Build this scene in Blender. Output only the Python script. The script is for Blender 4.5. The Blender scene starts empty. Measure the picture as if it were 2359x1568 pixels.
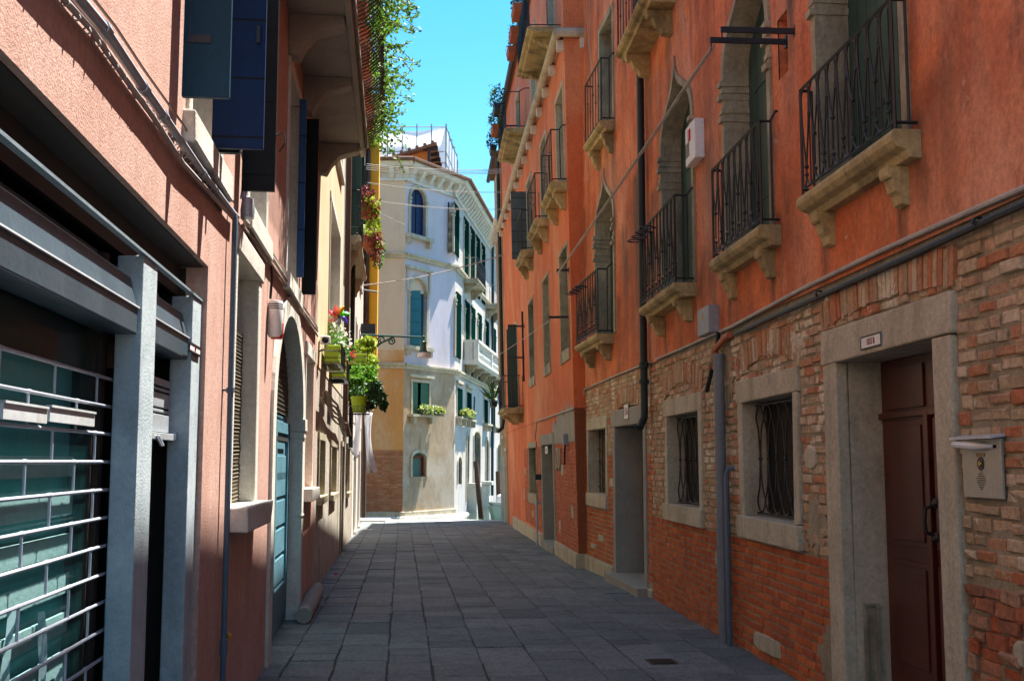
import bpy, math, random
from mathutils import Vector, Matrix, noise
random.seed(11)
S = bpy.context.scene
# ------------------------------------------------------------------ camera, sky, sun, exposure
F, CX, CY, EYE = 2574.0, 1179.5, 784.0, 1.6           # focal length and centre in the units of a 2359 x 1568 picture
TILT = math.atan(278 / F)
cd = bpy.data.cameras.new('street_camera')
cd.sensor_width = 36; cd.lens = 36 * F / 2359; cd.clip_end = 2000; cd.clip_start = 0.05
cam = bpy.data.objects.new('street_camera', cd); S.collection.objects.link(cam)
cam.location = (0, 0, EYE); cam.rotation_euler = (math.pi / 2 + TILT, 0, 0)
S.camera = cam
SUN_EL, SUN_AZ = math.radians(68), math.radians(47)
w = bpy.data.worlds.new('World'); S.world = w; w.use_nodes = True
nt = w.node_tree; bg = nt.nodes['Background']
sky = nt.nodes.new('ShaderNodeTexSky'); sky.sky_type = 'NISHITA'; sky.sun_disc = False
sky.sun_elevation = SUN_EL; sky.sun_rotation = SUN_AZ; sky.air_density = 1.0; sky.dust_density = 0.2; sky.ozone_density = 1.0
hs = nt.nodes.new('ShaderNodeHueSaturation'); hs.inputs['Hue'].default_value = 0.485; hs.inputs['Saturation'].default_value = 1.42
nt.links.new(sky.outputs[0], hs.inputs['Color']); nt.links.new(hs.outputs[0], bg.inputs['Color'])
bg.inputs['Strength'].default_value = 0.085
sl = bpy.data.lights.new('sun', 'SUN'); sl.energy = 5.0; sl.angle = math.radians(0.5); sl.color = (1.0, 0.95, 0.86)
so = bpy.data.objects.new('sun', sl); S.collection.objects.link(so)
SD = Vector((math.sin(SUN_AZ) * math.cos(SUN_EL), math.cos(SUN_AZ) * math.cos(SUN_EL), math.sin(SUN_EL)))
so.rotation_mode = 'QUATERNION'; so.rotation_quaternion = (-SD).to_track_quat('-Z', 'Y'); so.location = SD * 60
S.view_settings.view_transform = 'Standard'; S.view_settings.look = 'None'
S.view_settings.exposure = 1.85; S.view_settings.gamma = 1.0

# ------------------------------------------------------------------ measuring helpers: picture point -> place on a real plane
G = 0.0109                                               # the lane falls 1 % towards the canal
def ray(px, py):
    u, v = (px - CX) / F, (CY - py) / F
    return Vector((u, math.cos(TILT) - v * math.sin(TILT), math.sin(TILT) + v * math.cos(TILT)))
def gz(y): return -G * y
def gp(px, py):
    d = ray(px, py); t = -EYE / (d.z + G * d.y); return Vector((d.x * t, d.y * t))
class Frame:
    """a wall: x runs along it, y points out of it, z up; origin at p0, height 0"""
    def __init__(f, p0, p1, lean=0.0, z0=0.0):
        p0, p1 = Vector((p0[0], p0[1])), Vector((p1[0], p1[1]))
        f.len = (p1 - p0).length; ex = (p1 - p0).normalized(); ex = Vector((ex.x, ex.y, 0))
        ey = Vector((-ex.y, ex.x, 0)); ez = (Vector((0, 0, 1)) + lean * ey).normalized(); ey = ez.cross(ex)
        f.M = Matrix(((ex.x, ey.x, ez.x, p0.x), (ex.y, ey.y, ez.y, p0.y), (ex.z, ey.z, ez.z, z0), (0, 0, 0, 1)))
        f.I = f.M.inverted(); f.o = f.I @ Vector((0, 0, EYE)); f.R = f.I.to_3x3()
    def hit(f, px, py, out=0.0):
        d = f.R @ ray(px, py); t = (out - f.o.y) / d.y; return (f.o.x + t * d.x, f.o.z + t * d.z)
    def side(f, s, px, py):
        d = f.R @ ray(px, py); t = (s - f.o.x) / d.x; return (f.o.y + t * d.y, f.o.z + t * d.z)
    def rect(f, a, b, out=0.0):
        p, q = f.hit(*a, out), f.hit(*b, out)
        return min(p[0], q[0]), max(p[0], q[0]), min(p[1], q[1]), max(p[1], q[1])
    def g(f, s, o=0.0): return gz((f.M @ Vector((s, o, 0))).y)
    def sY(f, y):                                        # s of the wall point at depth y
        return (y - f.M[1][3]) / f.M[1][0]
WORLD = Frame((0, 0), (1, 0))

# ------------------------------------------------------------------ mesh builder
class MB:
    def __init__(m): m.v = []; m.f = []
    def add(m, vs, fs):
        n = len(m.v); m.v += [tuple(v) for v in vs]; m.f += [tuple(i + n for i in f) for f in fs]; return m
    def box(m, s0, s1, o0, o1, z0, z1, j=0.0):
        r = lambda: random.uniform(-j, j) if j else 0
        vs = [(x + r(), y + r(), z + r()) for x in (s0, s1) for y in (o0, o1) for z in (z0, z1)]
        return m.add(vs, [(0, 1, 3, 2), (4, 6, 7, 5), (0, 4, 5, 1), (2, 3, 7, 6), (0, 2, 6, 4), (1, 5, 7, 3)])
    def obox(m, c, ex, ey, ez, hx, hy, hz):              # oriented box
        c, ex, ey, ez = Vector(c), Vector(ex).normalized() * hx, Vector(ey).normalized() * hy, Vector(ez).normalized() * hz
        vs = [c + a * ex + b * ey + d * ez for a in (-1, 1) for b in (-1, 1) for d in (-1, 1)]
        return m.add(vs, [(0, 1, 3, 2), (4, 6, 7, 5), (0, 4, 5, 1), (2, 3, 7, 6), (0, 2, 6, 4), (1, 5, 7, 3)])
    def prism(m, poly, a, b, axis='s'):                  # poly in the two other axes, extruded along axis
        n = len(poly)
        def P(p, t): return (t, p[0], p[1]) if axis == 's' else ((p[0], t, p[1]) if axis == 'o' else (p[0], p[1], t))
        vs = [P(p, a) for p in poly] + [P(p, b) for p in poly]
        return m.add(vs, [tuple(range(n)), tuple(range(2 * n - 1, n - 1, -1))] + [(i, n + i, n + (i + 1) % n, (i + 1) % n) for i in range(n)])
    def tube(m, pts, r, n=6, caps=True, close=False):
        pts = [Vector(p) for p in pts]; N = len(pts); rr = r if isinstance(r, (list, tuple)) else [r] * N
        base = len(m.v); up = None
        for i, p in enumerate(pts):
            if close: t = pts[(i + 1) % N] - pts[i - 1]
            else: t = pts[min(i + 1, N - 1)] - pts[max(i - 1, 0)]
            if t.length < 1e-9: t = Vector((0, 0, 1))
            t.normalize()
            if up is None:
                up = Vector((0, 0, 1)) if abs(t.z) < 0.9 else Vector((1, 0, 0))
            a = up - t * up.dot(t)
            if a.length < 1e-6: a = t.orthogonal()
            a.normalize(); up = a; b = t.cross(a)
            for k in range(n):
                an = 2 * math.pi * k / n; m.v.append(tuple(p + (a * math.cos(an) + b * math.sin(an)) * rr[i]))
        for i in range(N if close else N - 1):
            j = (i + 1) % N
            for k in range(n):
                m.f.append((base + i * n + k, base + i * n + (k + 1) % n, base + j * n + (k + 1) % n, base + j * n + k))
        if caps and not close:
            m.f.append(tuple(base + k for k in range(n - 1, -1, -1))); m.f.append(tuple(base + (N - 1) * n + k for k in range(n)))
        return m
    def lathe(m, c, prof, n=16, axis=(0, 0, 1)):         # prof: (radius, height along axis)
        c, ax = Vector(c), Vector(axis).normalized(); a = ax.orthogonal().normalized(); b = ax.cross(a); base = len(m.v)
        for r, h in prof:
            for k in range(n):
                an = 2 * math.pi * k / n; m.v.append(tuple(c + ax * h + (a * math.cos(an) + b * math.sin(an)) * max(r, 1e-4)))
        for i in range(len(prof) - 1):
            for k in range(n):
                m.f.append((base + i * n + k, base + i * n + (k + 1) % n, base + (i + 1) * n + (k + 1) % n, base + (i + 1) * n + k))
        return m
    def ball(m, c, r, n=6):
        return m.lathe(c, [(r * math.sin(math.pi * i / n), -r * math.cos(math.pi * i / n)) for i in range(n + 1)], 8)
    def leaf(m, c, L, W, d=None, roll=None):
        d = Vector(d) if d else Vector((random.gauss(0, 1), random.gauss(0, 1), random.gauss(0, 1)))
        d.normalize(); a = d.orthogonal().normalized(); a.rotate(Matrix.Rotation(random.uniform(0, 6.28) if roll is None else roll, 3, d)); nrm = d.cross(a); c = Vector(c)
        vs = [c - d * L / 2, c + a * W / 2 + nrm * W * .12, c + d * L / 2, c - a * W / 2 + nrm * W * .12]
        return m.add(vs, [(0, 1, 2), (0, 2, 3)])
    def foliage(m, blobs, n, L, W, shell=.35, droop=0.0):  # blobs: (centre, (rx, ry, rz)); leaves crowd towards the outside of each blob
        tot = sum(r[0] * r[1] + r[1] * r[2] + r[0] * r[2] for _, r in blobs)
        for c, r in blobs:
            k = int(n * (r[0] * r[1] + r[1] * r[2] + r[0] * r[2]) / tot)
            for _ in range(k):
                d = Vector((random.gauss(0, 1), random.gauss(0, 1), random.gauss(0, 1))).normalized()
                q = random.uniform(shell, 1.08) ** .6
                p = Vector(c) + Vector((d.x * r[0], d.y * r[1], d.z * r[2])) * q
                p += noise.noise_vector(p * 6) * min(r) * .45
                e = d * .6 + Vector((random.gauss(0, 1), random.gauss(0, 1), random.gauss(0, 1))) * .6 - Vector((0, 0, droop))
                f = random.uniform(.6, 1.25); m.leaf(p, L * f, W * f, e)
        return m

# ------------------------------------------------------------------ things and parts
BASE = {}
def _link(name, mb, mat, M, base, smooth):
    me = bpy.data.meshes.new(name); b = Vector(base)
    me.from_pydata([tuple(Vector(v) - b) for v in mb.v], [], mb.f); me.update()
    for mm in (mat if isinstance(mat, (list, tuple)) else [mat]): me.materials.append(mm)
    if smooth:
        me.polygons.foreach_set('use_smooth', [True] * len(me.polygons))
        try: me.set_sharp_from_angle(angle=math.radians(40))
        except Exception: pass
    o = bpy.data.objects.new(name, me); S.collection.objects.link(o); return o
def tag(o, label=None, cat=None, group=None, kind=None):
    if label: o['label'] = label
    if cat: o['category'] = cat
    if group: o['group'] = group
    if kind: o['kind'] = kind
    return o
def thing(name, label, cat, fr, base=(0, 0, 0), group=None, kind=None):
    o = bpy.data.objects.new(name, None); S.collection.objects.link(o); o.empty_display_size = .3
    Mx = fr.M @ Matrix.Translation(Vector(base)); o.matrix_world = Mx
    BASE[o.name] = (fr, Vector(base), Mx); return tag(o, label, cat, group, kind)
def part(name, mb, mat, parent, fr=None, bevel=0, smooth=False, label=None, kind=None):
    pf, pb, pM = BASE[parent.name]
    fr = fr or pf
    base = pb if fr is pf else Vector((0, 0, 0))
    o = _link(name, mb, mat, None, base, smooth); o.parent = parent
    Mx = fr.M @ Matrix.Translation(base)
    o.matrix_parent_inverse = Matrix.Identity(4); o.matrix_basis = Matrix.Identity(4) if fr is pf else pM.inverted() @ Mx
    BASE[o.name] = (fr, base, Mx)
    if bevel:
        b = o.modifiers.new('Bevel', 'BEVEL'); b.width = bevel; b.segments = 2; b.limit_method = 'ANGLE'
    return tag(o, label, None, None, kind)
def solo(name, mb, mat, label, cat, fr, base=(0, 0, 0), group=None, kind=None, bevel=0, smooth=False):
    o = _link(name, mb, mat, None, base, smooth); Mx = fr.M @ Matrix.Translation(Vector(base)); o.matrix_world = Mx
    BASE[o.name] = (fr, Vector(base), Mx)
    if bevel:
        b = o.modifiers.new('Bevel', 'BEVEL'); b.width = bevel; b.segments = 2; b.limit_method = 'ANGLE'
    return tag(o, label, cat, group, kind)
def copy_tree(o, parent=None):
    c = o.copy(); S.collection.objects.link(c)
    if parent: c.parent = parent
    for ch in list(o.children): copy_tree(ch, c)
    return c
def text_mesh(txt, size, extrude=.002):
    cu = bpy.data.curves.new('lettering', 'FONT'); cu.body = txt; cu.size = size; cu.extrude = extrude; cu.align_x = 'CENTER'; cu.align_y = 'CENTER'
    t = bpy.data.objects.new('lettering', cu); S.collection.objects.link(t); bpy.context.view_layer.update()
    me = bpy.data.meshes.new_from_object(t.evaluated_get(bpy.context.evaluated_depsgraph_get()))
    bpy.data.objects.remove(t); mb = MB(); mb.v = [tuple(v.co) for v in me.vertices]; mb.f = [tuple(p.vertices) for p in me.polygons]
    bpy.data.meshes.remove(me); return mb
def wall_text(txt, size, s, o, z, flip=False, sx=1.0):   # lettering on a wall, read from the street side
    t = text_mesh(txt, size); m = MB()
    # seen from outside, the reader's right is -x of the wall frame
    m.add([(s - v[0] * sx, o + v[2], z + v[1]) for v in t.v], t.f); return m

# ------------------------------------------------------------------ materials
MATS = {}
def _n(nt, t, **k):
    n = nt.nodes.new(t)
    for a, b in k.items(): setattr(n, a, b)
    return n
def _mix(nt, fac, a, b, mode='MIX'):
    n = nt.nodes.new('ShaderNodeMix'); n.data_type = 'RGBA'; n.blend_type = mode
    for i, x in ((0, fac), (6, a), (7, b)):
        if isinstance(x, (int, float)): n.inputs[i].default_value = x
        elif isinstance(x, tuple): n.inputs[i].default_value = x if len(x) == 4 else (*x, 1)
        else: nt.links.new(x, n.inputs[i])
    return n.outputs[2]
def _noise(nt, co, scale, detail=5, rough=.6, sc=(1, 1, 1), loc=(0, 0, 0)):
    mp = nt.nodes.new('ShaderNodeMapping'); mp.inputs['Scale'].default_value = sc; mp.inputs['Location'].default_value = loc
    nt.links.new(co, mp.inputs[0]); n = nt.nodes.new('ShaderNodeTexNoise'); n.inputs['Scale'].default_value = scale
    n.inputs['Detail'].default_value = detail; n.inputs['Roughness'].default_value = rough; nt.links.new(mp.outputs[0], n.inputs['Vector']); return n.outputs['Fac']
def _ramp(nt, x, lo, hi):
    n = nt.nodes.new('ShaderNodeMapRange'); n.inputs[1].default_value = lo; n.inputs[2].default_value = hi; n.clamp = True
    nt.links.new(x, n.inputs[0]); return n.outputs[0]
def mat(name, c1, c2=None, stain=None, stain_amt=.5, stain_lo=.52, rough=.85, scale=1.3, streak=.3, bump=.35, bscale=45, metal=0, var=.18,
        patch=None, patch_lo=.62, island=None, spec=.35, big=.0, planks=None, plank_axis=0, soft=None, soft_amt=.6, soft_scale=.55, grime=None, grime_amt=.5):
    """weathered surface: two colours in soft patches, streaks of a third, optional hard-edged patches, per-piece colour, relief"""
    if name in MATS: return MATS[name]
    m = bpy.data.materials.new(name); m.use_nodes = True; nt = m.node_tree; b = nt.nodes['Principled BSDF']
    co = _n(nt, 'ShaderNodeTexCoord').outputs['Object']
    c2 = c2 or tuple(x * .72 for x in c1)
    col = _mix(nt, _ramp(nt, _noise(nt, co, scale, 6, .62), .34, .66), c1, c2)
    if island:
        rp = _n(nt, 'ShaderNodeValToRGB'); cr = rp.color_ramp
        for i, c in enumerate(island):
            e = cr.elements[i] if i < 2 else cr.elements.new(i / (len(island) - 1)); e.position = i / (len(island) - 1); e.color = (*c, 1)
        nt.links.new(_n(nt, 'ShaderNodeNewGeometry').outputs['Random Per Island'], rp.inputs[0])
        col = _mix(nt, .8, col, rp.outputs[0])
    if stain:
        st = _ramp(nt, _noise(nt, co, 1.1, 5, .65, (2.2, 2.2, streak), (3, 1, 7)), stain_lo, stain_lo + .2)
        mt = nt.nodes.new('ShaderNodeMath'); mt.operation = 'MULTIPLY'; mt.inputs[1].default_value = stain_amt; nt.links.new(st, mt.inputs[0])
        col = _mix(nt, mt.outputs[0], col, stain)
    def blend(col, c, amt, fac):
        mt = nt.nodes.new('ShaderNodeMath'); mt.operation = 'MULTIPLY'; mt.inputs[1].default_value = amt; nt.links.new(fac, mt.inputs[0]); return _mix(nt, mt.outputs[0], col, c)
    if soft: col = blend(col, soft, soft_amt, _ramp(nt, _noise(nt, co, soft_scale, 7, .68, (1, 1, .7), (2, 8, 5)), .47, .66))
    if grime: col = blend(col, grime, grime_amt, _ramp(nt, _noise(nt, co, 5.5, 8, .75, (1, 1, .6), (6, 2, 1)), .52, .68))
    if patch:
        pz = _ramp(nt, _noise(nt, co, 1.7, 9, .7, (1, 1, 1), (9, 4, 2)), patch_lo, patch_lo + .03)
        col = _mix(nt, pz, col, patch)
    fine = _ramp(nt, _noise(nt, co, 28, 4, .7), .3, .7)
    col = _mix(nt, var, col, _mix(nt, fine, (.25, .25, .25), (1.5, 1.5, 1.5)), 'MULTIPLY')
    if planks:                                           # narrow dark joints between boards
        sp = _n(nt, 'ShaderNodeSeparateXYZ'); nt.links.new(co, sp.inputs[0])
        md = _n(nt, 'ShaderNodeMath', operation='PINGPONG'); md.inputs[1].default_value = planks / 2; nt.links.new(sp.outputs[plank_axis], md.inputs[0])
        ln = _ramp(nt, md.outputs[0], .004, .009); col = _mix(nt, ln, (.005, .006, .006), col)
    nt.links.new(col, b.inputs['Base Color']); b.inputs['Roughness'].default_value = rough; b.inputs['Metallic'].default_value = metal
    b.inputs['Specular IOR Level'].default_value = spec
    if bump:
        bp = _n(nt, 'ShaderNodeBump'); bp.inputs['Strength'].default_value = bump; bp.inputs['Distance'].default_value = .012
        h = _noise(nt, co, bscale, 6, .65)
        if big:
            ad = _n(nt, 'ShaderNodeMath', operation='MULTIPLY_ADD'); nt.links.new(_noise(nt, co, 2.2, 4, .5), ad.inputs[0]); ad.inputs[1].default_value = big * 8; nt.links.new(h, ad.inputs[2]); h = ad.outputs[0]
        nt.links.new(h, bp.inputs['Height']); nt.links.new(bp.outputs[0], b.inputs['Normal'])
    MATS[name] = m; return m
def leafmat(name, cols, trans=.35):
    if name in MATS: return MATS[name]
    m = bpy.data.materials.new(name); m.use_nodes = True; nt = m.node_tree; nt.nodes.remove(nt.nodes['Principled BSDF'])
    out = nt.nodes['Material Output']; rp = _n(nt, 'ShaderNodeValToRGB'); cr = rp.color_ramp
    for i, c in enumerate(cols):
        e = cr.elements[i] if i < 2 else cr.elements.new(i / (len(cols) - 1)); e.position = i / (len(cols) - 1); e.color = (*c, 1)
    nt.links.new(_n(nt, 'ShaderNodeNewGeometry').outputs['Random Per Island'], rp.inputs[0])
    p = _n(nt, 'ShaderNodeBsdfPrincipled'); p.inputs['Roughness'].default_value = .55; t = _n(nt, 'ShaderNodeBsdfTranslucent')
    nt.links.new(rp.outputs[0], p.inputs['Base Color']); nt.links.new(rp.outputs[0], t.inputs['Color'])
    mx = _n(nt, 'ShaderNodeMixShader'); mx.inputs[0].default_value = trans; nt.links.new(p.outputs[0], mx.inputs[1]); nt.links.new(t.outputs[0], mx.inputs[2]); nt.links.new(mx.outputs[0], out.inputs['Surface'])
    MATS[name] = m; return m
def glassmat(name, col, rough=.06, alpha=.55):
    if name in MATS: return MATS[name]
    m = bpy.data.materials.new(name); m.use_nodes = True; nt = m.node_tree; b = nt.nodes['Principled BSDF']
    b.inputs['Base Color'].default_value = (*col, 1); b.inputs['Roughness'].default_value = rough; b.inputs['Alpha'].default_value = alpha; b.inputs['Specular IOR Level'].default_value = .7
    MATS[name] = m; return m
def plain(name, col, rough=.5, metal=0): return mat(name, col, tuple(x * .8 for x in col), rough=rough, metal=metal, bump=.05, var=.1)

TERRA = mat('terracotta_plaster', (.74, .21, .072), (.46, .10, .034), stain=(.17, .075, .045), stain_amt=.8, stain_lo=.48, scale=1.5, streak=.2, bump=.5, bscale=30, big=.09, var=.3, soft=(.74, .34, .20), soft_amt=.85, grime=(.24, .085, .045), grime_amt=.7, patch=(.62, .36, .26), patch_lo=.665)
TERRA2 = mat('salmon_plaster', (.72, .185, .065), (.60, .13, .045), stain=(.33, .10, .05), stain_amt=.5, scale=.9, streak=.2, bump=.35, bscale=38, big=.04, var=.25, soft=(.76, .32, .15), soft_amt=.8, grime=(.36, .11, .05), grime_amt=.55, patch=(.60, .30, .20), patch_lo=.72)
PINK = mat('pink_plaster', (.57, .36, .30), (.50, .28, .22), stain=(.40, .20, .14), stain_amt=.4, scale=2.2, streak=.35, bump=.55, bscale=80, big=.04, var=.3, soft=(.64, .42, .35), soft_amt=.7, soft_scale=1.3, grime=(.40, .22, .15), grime_amt=.5)
ORANGEW = mat('ochre_orange_plaster', (.55, .20, .085), (.45, .15, .06), stain=(.3, .12, .06), scale=1.2, bump=.4)
CREAM = mat('cream_plaster', (.66, .55, .36), (.58, .45, .27), stain=(.42, .33, .2), stain_amt=.5, scale=1.0, streak=.15, bump=.3)
PALEW = mat('pale_lime_plaster', (.62, .60, .54), (.52, .46, .38), stain=(.33, .27, .21), stain_amt=.55, scale=1.1, bump=.4)
CANALW = mat('white_lilac_plaster', (.62, .56, .63), (.54, .48, .54), grime=(.42, .37, .36), grime_amt=.4, soft=(.60, .53, .52), stain=(.45, .40, .38), stain_amt=.6, stain_lo=.5, scale=.5, streak=.4, bump=.25)
OCHREW = mat('warm_ochre_plaster', (.74, .56, .41), (.68, .48, .32), stain=(.60, .38, .20), stain_amt=.5, scale=.35, streak=.6, bump=.2)
YELLOW = mat('deep_yellow_plaster', (.78, .42, .03), (.70, .36, .03), bump=.2)
TANW = mat('faded_orange_plaster', (.66, .31, .12), (.55, .26, .11), stain=(.36, .22, .12), scale=.8, bump=.3)
STONE = mat('istrian_stone', (.58, .51, .38), (.47, .405, .295), grime=(.25, .21, .15), stain=(.20, .165, .11), stain_amt=.65, stain_lo=.5, scale=2.2, streak=.5, bump=.6, bscale=60, var=.3)
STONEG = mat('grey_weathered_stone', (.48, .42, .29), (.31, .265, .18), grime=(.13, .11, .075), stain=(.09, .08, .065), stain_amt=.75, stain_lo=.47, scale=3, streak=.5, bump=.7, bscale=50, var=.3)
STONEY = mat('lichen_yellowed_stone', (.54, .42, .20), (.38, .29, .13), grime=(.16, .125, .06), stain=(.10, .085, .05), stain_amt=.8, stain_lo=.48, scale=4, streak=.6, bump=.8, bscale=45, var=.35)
STONEW = mat('white_stone', (.70, .68, .62), (.60, .57, .5), stain=(.35, .32, .27), stain_amt=.5, scale=3, bump=.6, bscale=60, var=.22)  # stone that is white in itself
PILLAR = mat('rough_white_render', (.47, .55, .58), (.36, .43, .47), grime=(.2, .24, .27), stain=(.18, .22, .26), stain_amt=.5, scale=3, streak=.5, bump=.45, bscale=90, var=.2)
CEMENT = mat('grey_cement_render', (.36, .34, .30), (.28, .27, .24), stain=(.18, .17, .15), scale=2, bump=.5)
MORTAR = mat('lime_mortar', (.42, .35, .235), (.30, .245, .165), grime=(.17, .135, .09), stain=(.16, .13, .10), stain_amt=.6, scale=2.5, streak=.8, bump=1.0, bscale=40, big=.06, var=.3)
OLDBR = mat('old_limewashed_brick', (.42, .25, .15), (.50, .38, .27), stain=(.22, .15, .09), stain_amt=.45, scale=2.4, streak=.9, bump=1.0, bscale=35, var=.4,
            island=[(.56, .12, .03), (.48, .26, .13), (.62, .45, .28), (.42, .28, .16), (.70, .55, .38), (.54, .18, .065), (.56, .40, .25)], grime=(.20, .14, .08), grime_amt=.6, patch=(.70, .60, .44), patch_lo=.57)
NEWBR = mat('orange_brick', (.54, .13, .04), (.42, .095, .03), grime=(.25, .09, .04), stain=(.22, .08, .04), stain_amt=.5, scale=2.2, streak=.8, bump=.8, bscale=40, var=.3,
            island=[(.58, .13, .03), (.44, .095, .03), (.64, .17, .045), (.36, .075, .03), (.52, .15, .06)])
REDBR = mat('red_brick', (.46, .13, .065), (.38, .10, .05), stain=(.20, .07, .04), stain_amt=.4, scale=1.5, bump=.6, bscale=40, var=.3,
            island=[(.48, .13, .06), (.38, .09, .045), (.54, .19, .10), (.44, .105, .04)])
TANBR = mat('tan_brick', (.36, .22, .11), (.30, .17, .08), scale=1.5, bump=.6, var=.3, island=[(.38, .22, .11), (.30, .15, .07), (.44, .28, .15), (.33, .2, .12)])
PAVE = mat('trachyte_paving', (.215, .24, .25), (.155, .175, .183), grime=(.09, .098, .095), grime_amt=.6, soft=(.235, .245, .235), soft_amt=.5, stain=(.065, .065, .07), stain_amt=.55, stain_lo=.5, rough=.72, scale=1.6, streak=1, bump=.9, bscale=40, var=.55,
           island=[(.11, .124, .126), (.20, .22, .22), (.15, .168, .17), (.26, .275, .268), (.17, .176, .165)], patch=(.25, .26, .245), patch_lo=.68, spec=.3)
JOINT = mat('dark_joint_grit', (.085, .082, .07), (.06, .058, .05), stain=(.05, .06, .03), scale=3, bump=.8)
QUAY = mat('sunlit_quay_stone', (.60, .57, .50), (.50, .47, .41), stain=(.3, .28, .24), scale=2, bump=.5)
IRON = mat('wrought_iron', (.018, .021, .026), (.011, .013, .016), rough=.5, bump=.25, bscale=90, var=.2, metal=.0, spec=.5)
RUST = mat('rusty_iron', (.06, .032, .02), (.03, .02, .016), rough=.7, bump=.4, bscale=80, var=.3)
GREENS = mat('dark_green_shutter', (.03, .08, .066), (.02, .058, .048), stain=(.06, .09, .075), stain_amt=.35, rough=.55, scale=3, streak=.2, bump=.25, planks=.17)
GREENB = mat('bright_green_shutter', (.012, .115, .055), (.01, .085, .04), rough=.55, scale=3, bump=.2, planks=.16)
TEALS = mat('teal_shutter', (.012, .085, .12), (.01, .06, .09), stain=(.03, .13, .16), rough=.5, bump=.15, planks=.5, plank_axis=2)
BLUES = mat('dark_blue_shutter', (.004, .022, .085), (.003, .016, .07), rough=.55, scale=2, bump=.12, spec=.2, planks=.34, plank_axis=2)
BLACKS = mat('black_green_shutter', (.008, .014, .018), (.006, .010, .013), rough=.6, scale=2, bump=.12, planks=.5, plank_axis=2, spec=.15)
GREYS = mat('weathered_grey_shutter', (.13, .15, .155), (.09, .105, .11), stain=(.05, .06, .06), scale=3, bump=.3, planks=.28, plank_axis=2)
DARK = mat('unlit_interior', (.012, .011, .011), (.008, .008, .008), bump=0, rough=.9)
DKWOOD = mat('dark_mahogany', (.105, .018, .005), (.06, .010, .003), stain=(.02, .006, .004), scale=2, streak=.1, rough=.38, bump=.15, bscale=30, spec=.5)
BROWN = mat('dark_brown_fascia', (.03, .018, .014), (.02, .012, .010), rough=.6, bump=.1)
HOOD = mat('grey_sheet_metal', (.085, .12, .15), (.065, .095, .12), stain=(.045, .065, .08), stain_amt=.5, rough=.42, scale=4, streak=.15, bump=.15, metal=.35)
GALV = mat('galvanised_pipe', (.42, .46, .52), (.34, .37, .42), rough=.4, metal=.3, bump=.2, var=.2)
GREYPVC = mat('grey_plastic_pipe', (.20, .215, .23), (.165, .175, .19), stain=(.12, .12, .12), stain_amt=.35, rough=.5, scale=3, bump=.06)
BLUEPVC = mat('blue_grey_plastic_pipe', (.10, .15, .20), (.08, .12, .165), rough=.5, bump=.06)
BLACKP = mat('black_green_downpipe', (.017, .026, .027), (.012, .018, .019), stain=(.04, .065, .055), stain_amt=.5, rough=.5, scale=4, bump=.2)
CABLE = mat('pale_conduit', (.50, .47, .42), (.38, .35, .31), rough=.55, scale=6, bump=.2)
CABLEB = mat('black_conduit', (.022, .026, .03), (.015, .018, .02), rough=.45, bump=.15)
BEADS = mat('brown_cable', (.30, .22, .17), (.2, .14, .11), rough=.6, bump=.3)
TDOOR = mat('peeling_turquoise_paint', (.11, .27, .34), (.075, .20, .265), stain=(.22, .31, .34), stain_amt=.45, rough=.6, scale=4, streak=.3, bump=.5, patch=(.20, .23, .2), patch_lo=.66, var=.3)
WHITEP = mat('white_paint', (.80, .80, .78), (.72, .72, .7), rough=.45, bump=.08)
REDP = plain('red_plastic', (.62, .02, .015), .4)
LIME = mat('lime_green_plastic', (.38, .50, .015), (.30, .42, .01), rough=.4, bump=.05)
TCPOT = mat('terracotta_pot', (.42, .115, .05), (.34, .085, .035), bump=.3, rough=.75)
BLKPOT = plain('dark_plastic_trough', (.02, .026, .03), .5)
CLOTH = leafmat('white_laundry', [(.9, .9, .92), (.88, .88, .91)], .6)
WATER = mat('green_canal_water', (.02, .045, .03), (.015, .034, .024), rough=.08, bump=.5, bscale=2.2, spec=.5)
TILE = mat('old_roof_tile', (.24, .12, .075), (.16, .085, .06), stain=(.07, .05, .04), stain_amt=.6, scale=2, bump=.5, var=.3)
GUTTER = mat('dark_copper_gutter', (.05, .05, .05), (.035, .036, .037), rough=.5, bump=.1)
SHEET = leafmat('white_scaffold_sheet', [(.80, .83, .86), (.78, .81, .85)], .6) if True else mat('white_scaffold_sheet', (.78, .81, .85), (.70, .74, .80), rough=.8, scale=.8, bump=.1)
POLEW = mat('weathered_mooring_wood', (.10, .055, .035), (.065, .038, .026), stain=(.03, .035, .02), scale=5, streak=.1, bump=.6)
BOATW = mat('white_boat_hull', (.78, .79, .78), (.70, .71, .70), rough=.35, bump=.04)
BOATG = mat('pale_green_boat_trim', (.42, .52, .45), (.36, .46, .4), rough=.4, bump=.05)
COVER = mat('grey_boat_cover', (.42, .44, .46), (.34, .36, .38), rough=.85, bump=.3, bscale=8)
MESHW = mat('rusty_wire_mesh', (.17, .145, .10), (.12, .10, .07), rough=.7, bump=.2)
LAMPG = mat('dark_green_lamp_iron', (.012, .085, .065), (.01, .06, .045), rough=.4, bump=.1, spec=.5)
OPAL = mat('opal_lamp_glass', (.74, .66, .62), (.68, .6, .57), rough=.25, bump=.0)
LEAF = leafmat('green_leaves', [(.035, .10, .015), (.06, .17, .02), (.10, .24, .03), (.045, .13, .02)])
LEAFY = leafmat('yellow_green_leaves', [(.22, .32, .02), (.34, .42, .035), (.16, .26, .02), (.42, .46, .06)])
LEAFD = leafmat('dark_glossy_leaves', [(.012, .04, .01), (.02, .065, .015), (.03, .09, .02)], .15)
LEAFR = leafmat('purple_red_leaves', [(.20, .02, .03), (.13, .02, .03), (.28, .05, .04)])
LEAFS = leafmat('silver_blue_leaves', [(.10, .14, .13), (.16, .2, .19), (.08, .12, .1)])
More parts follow.
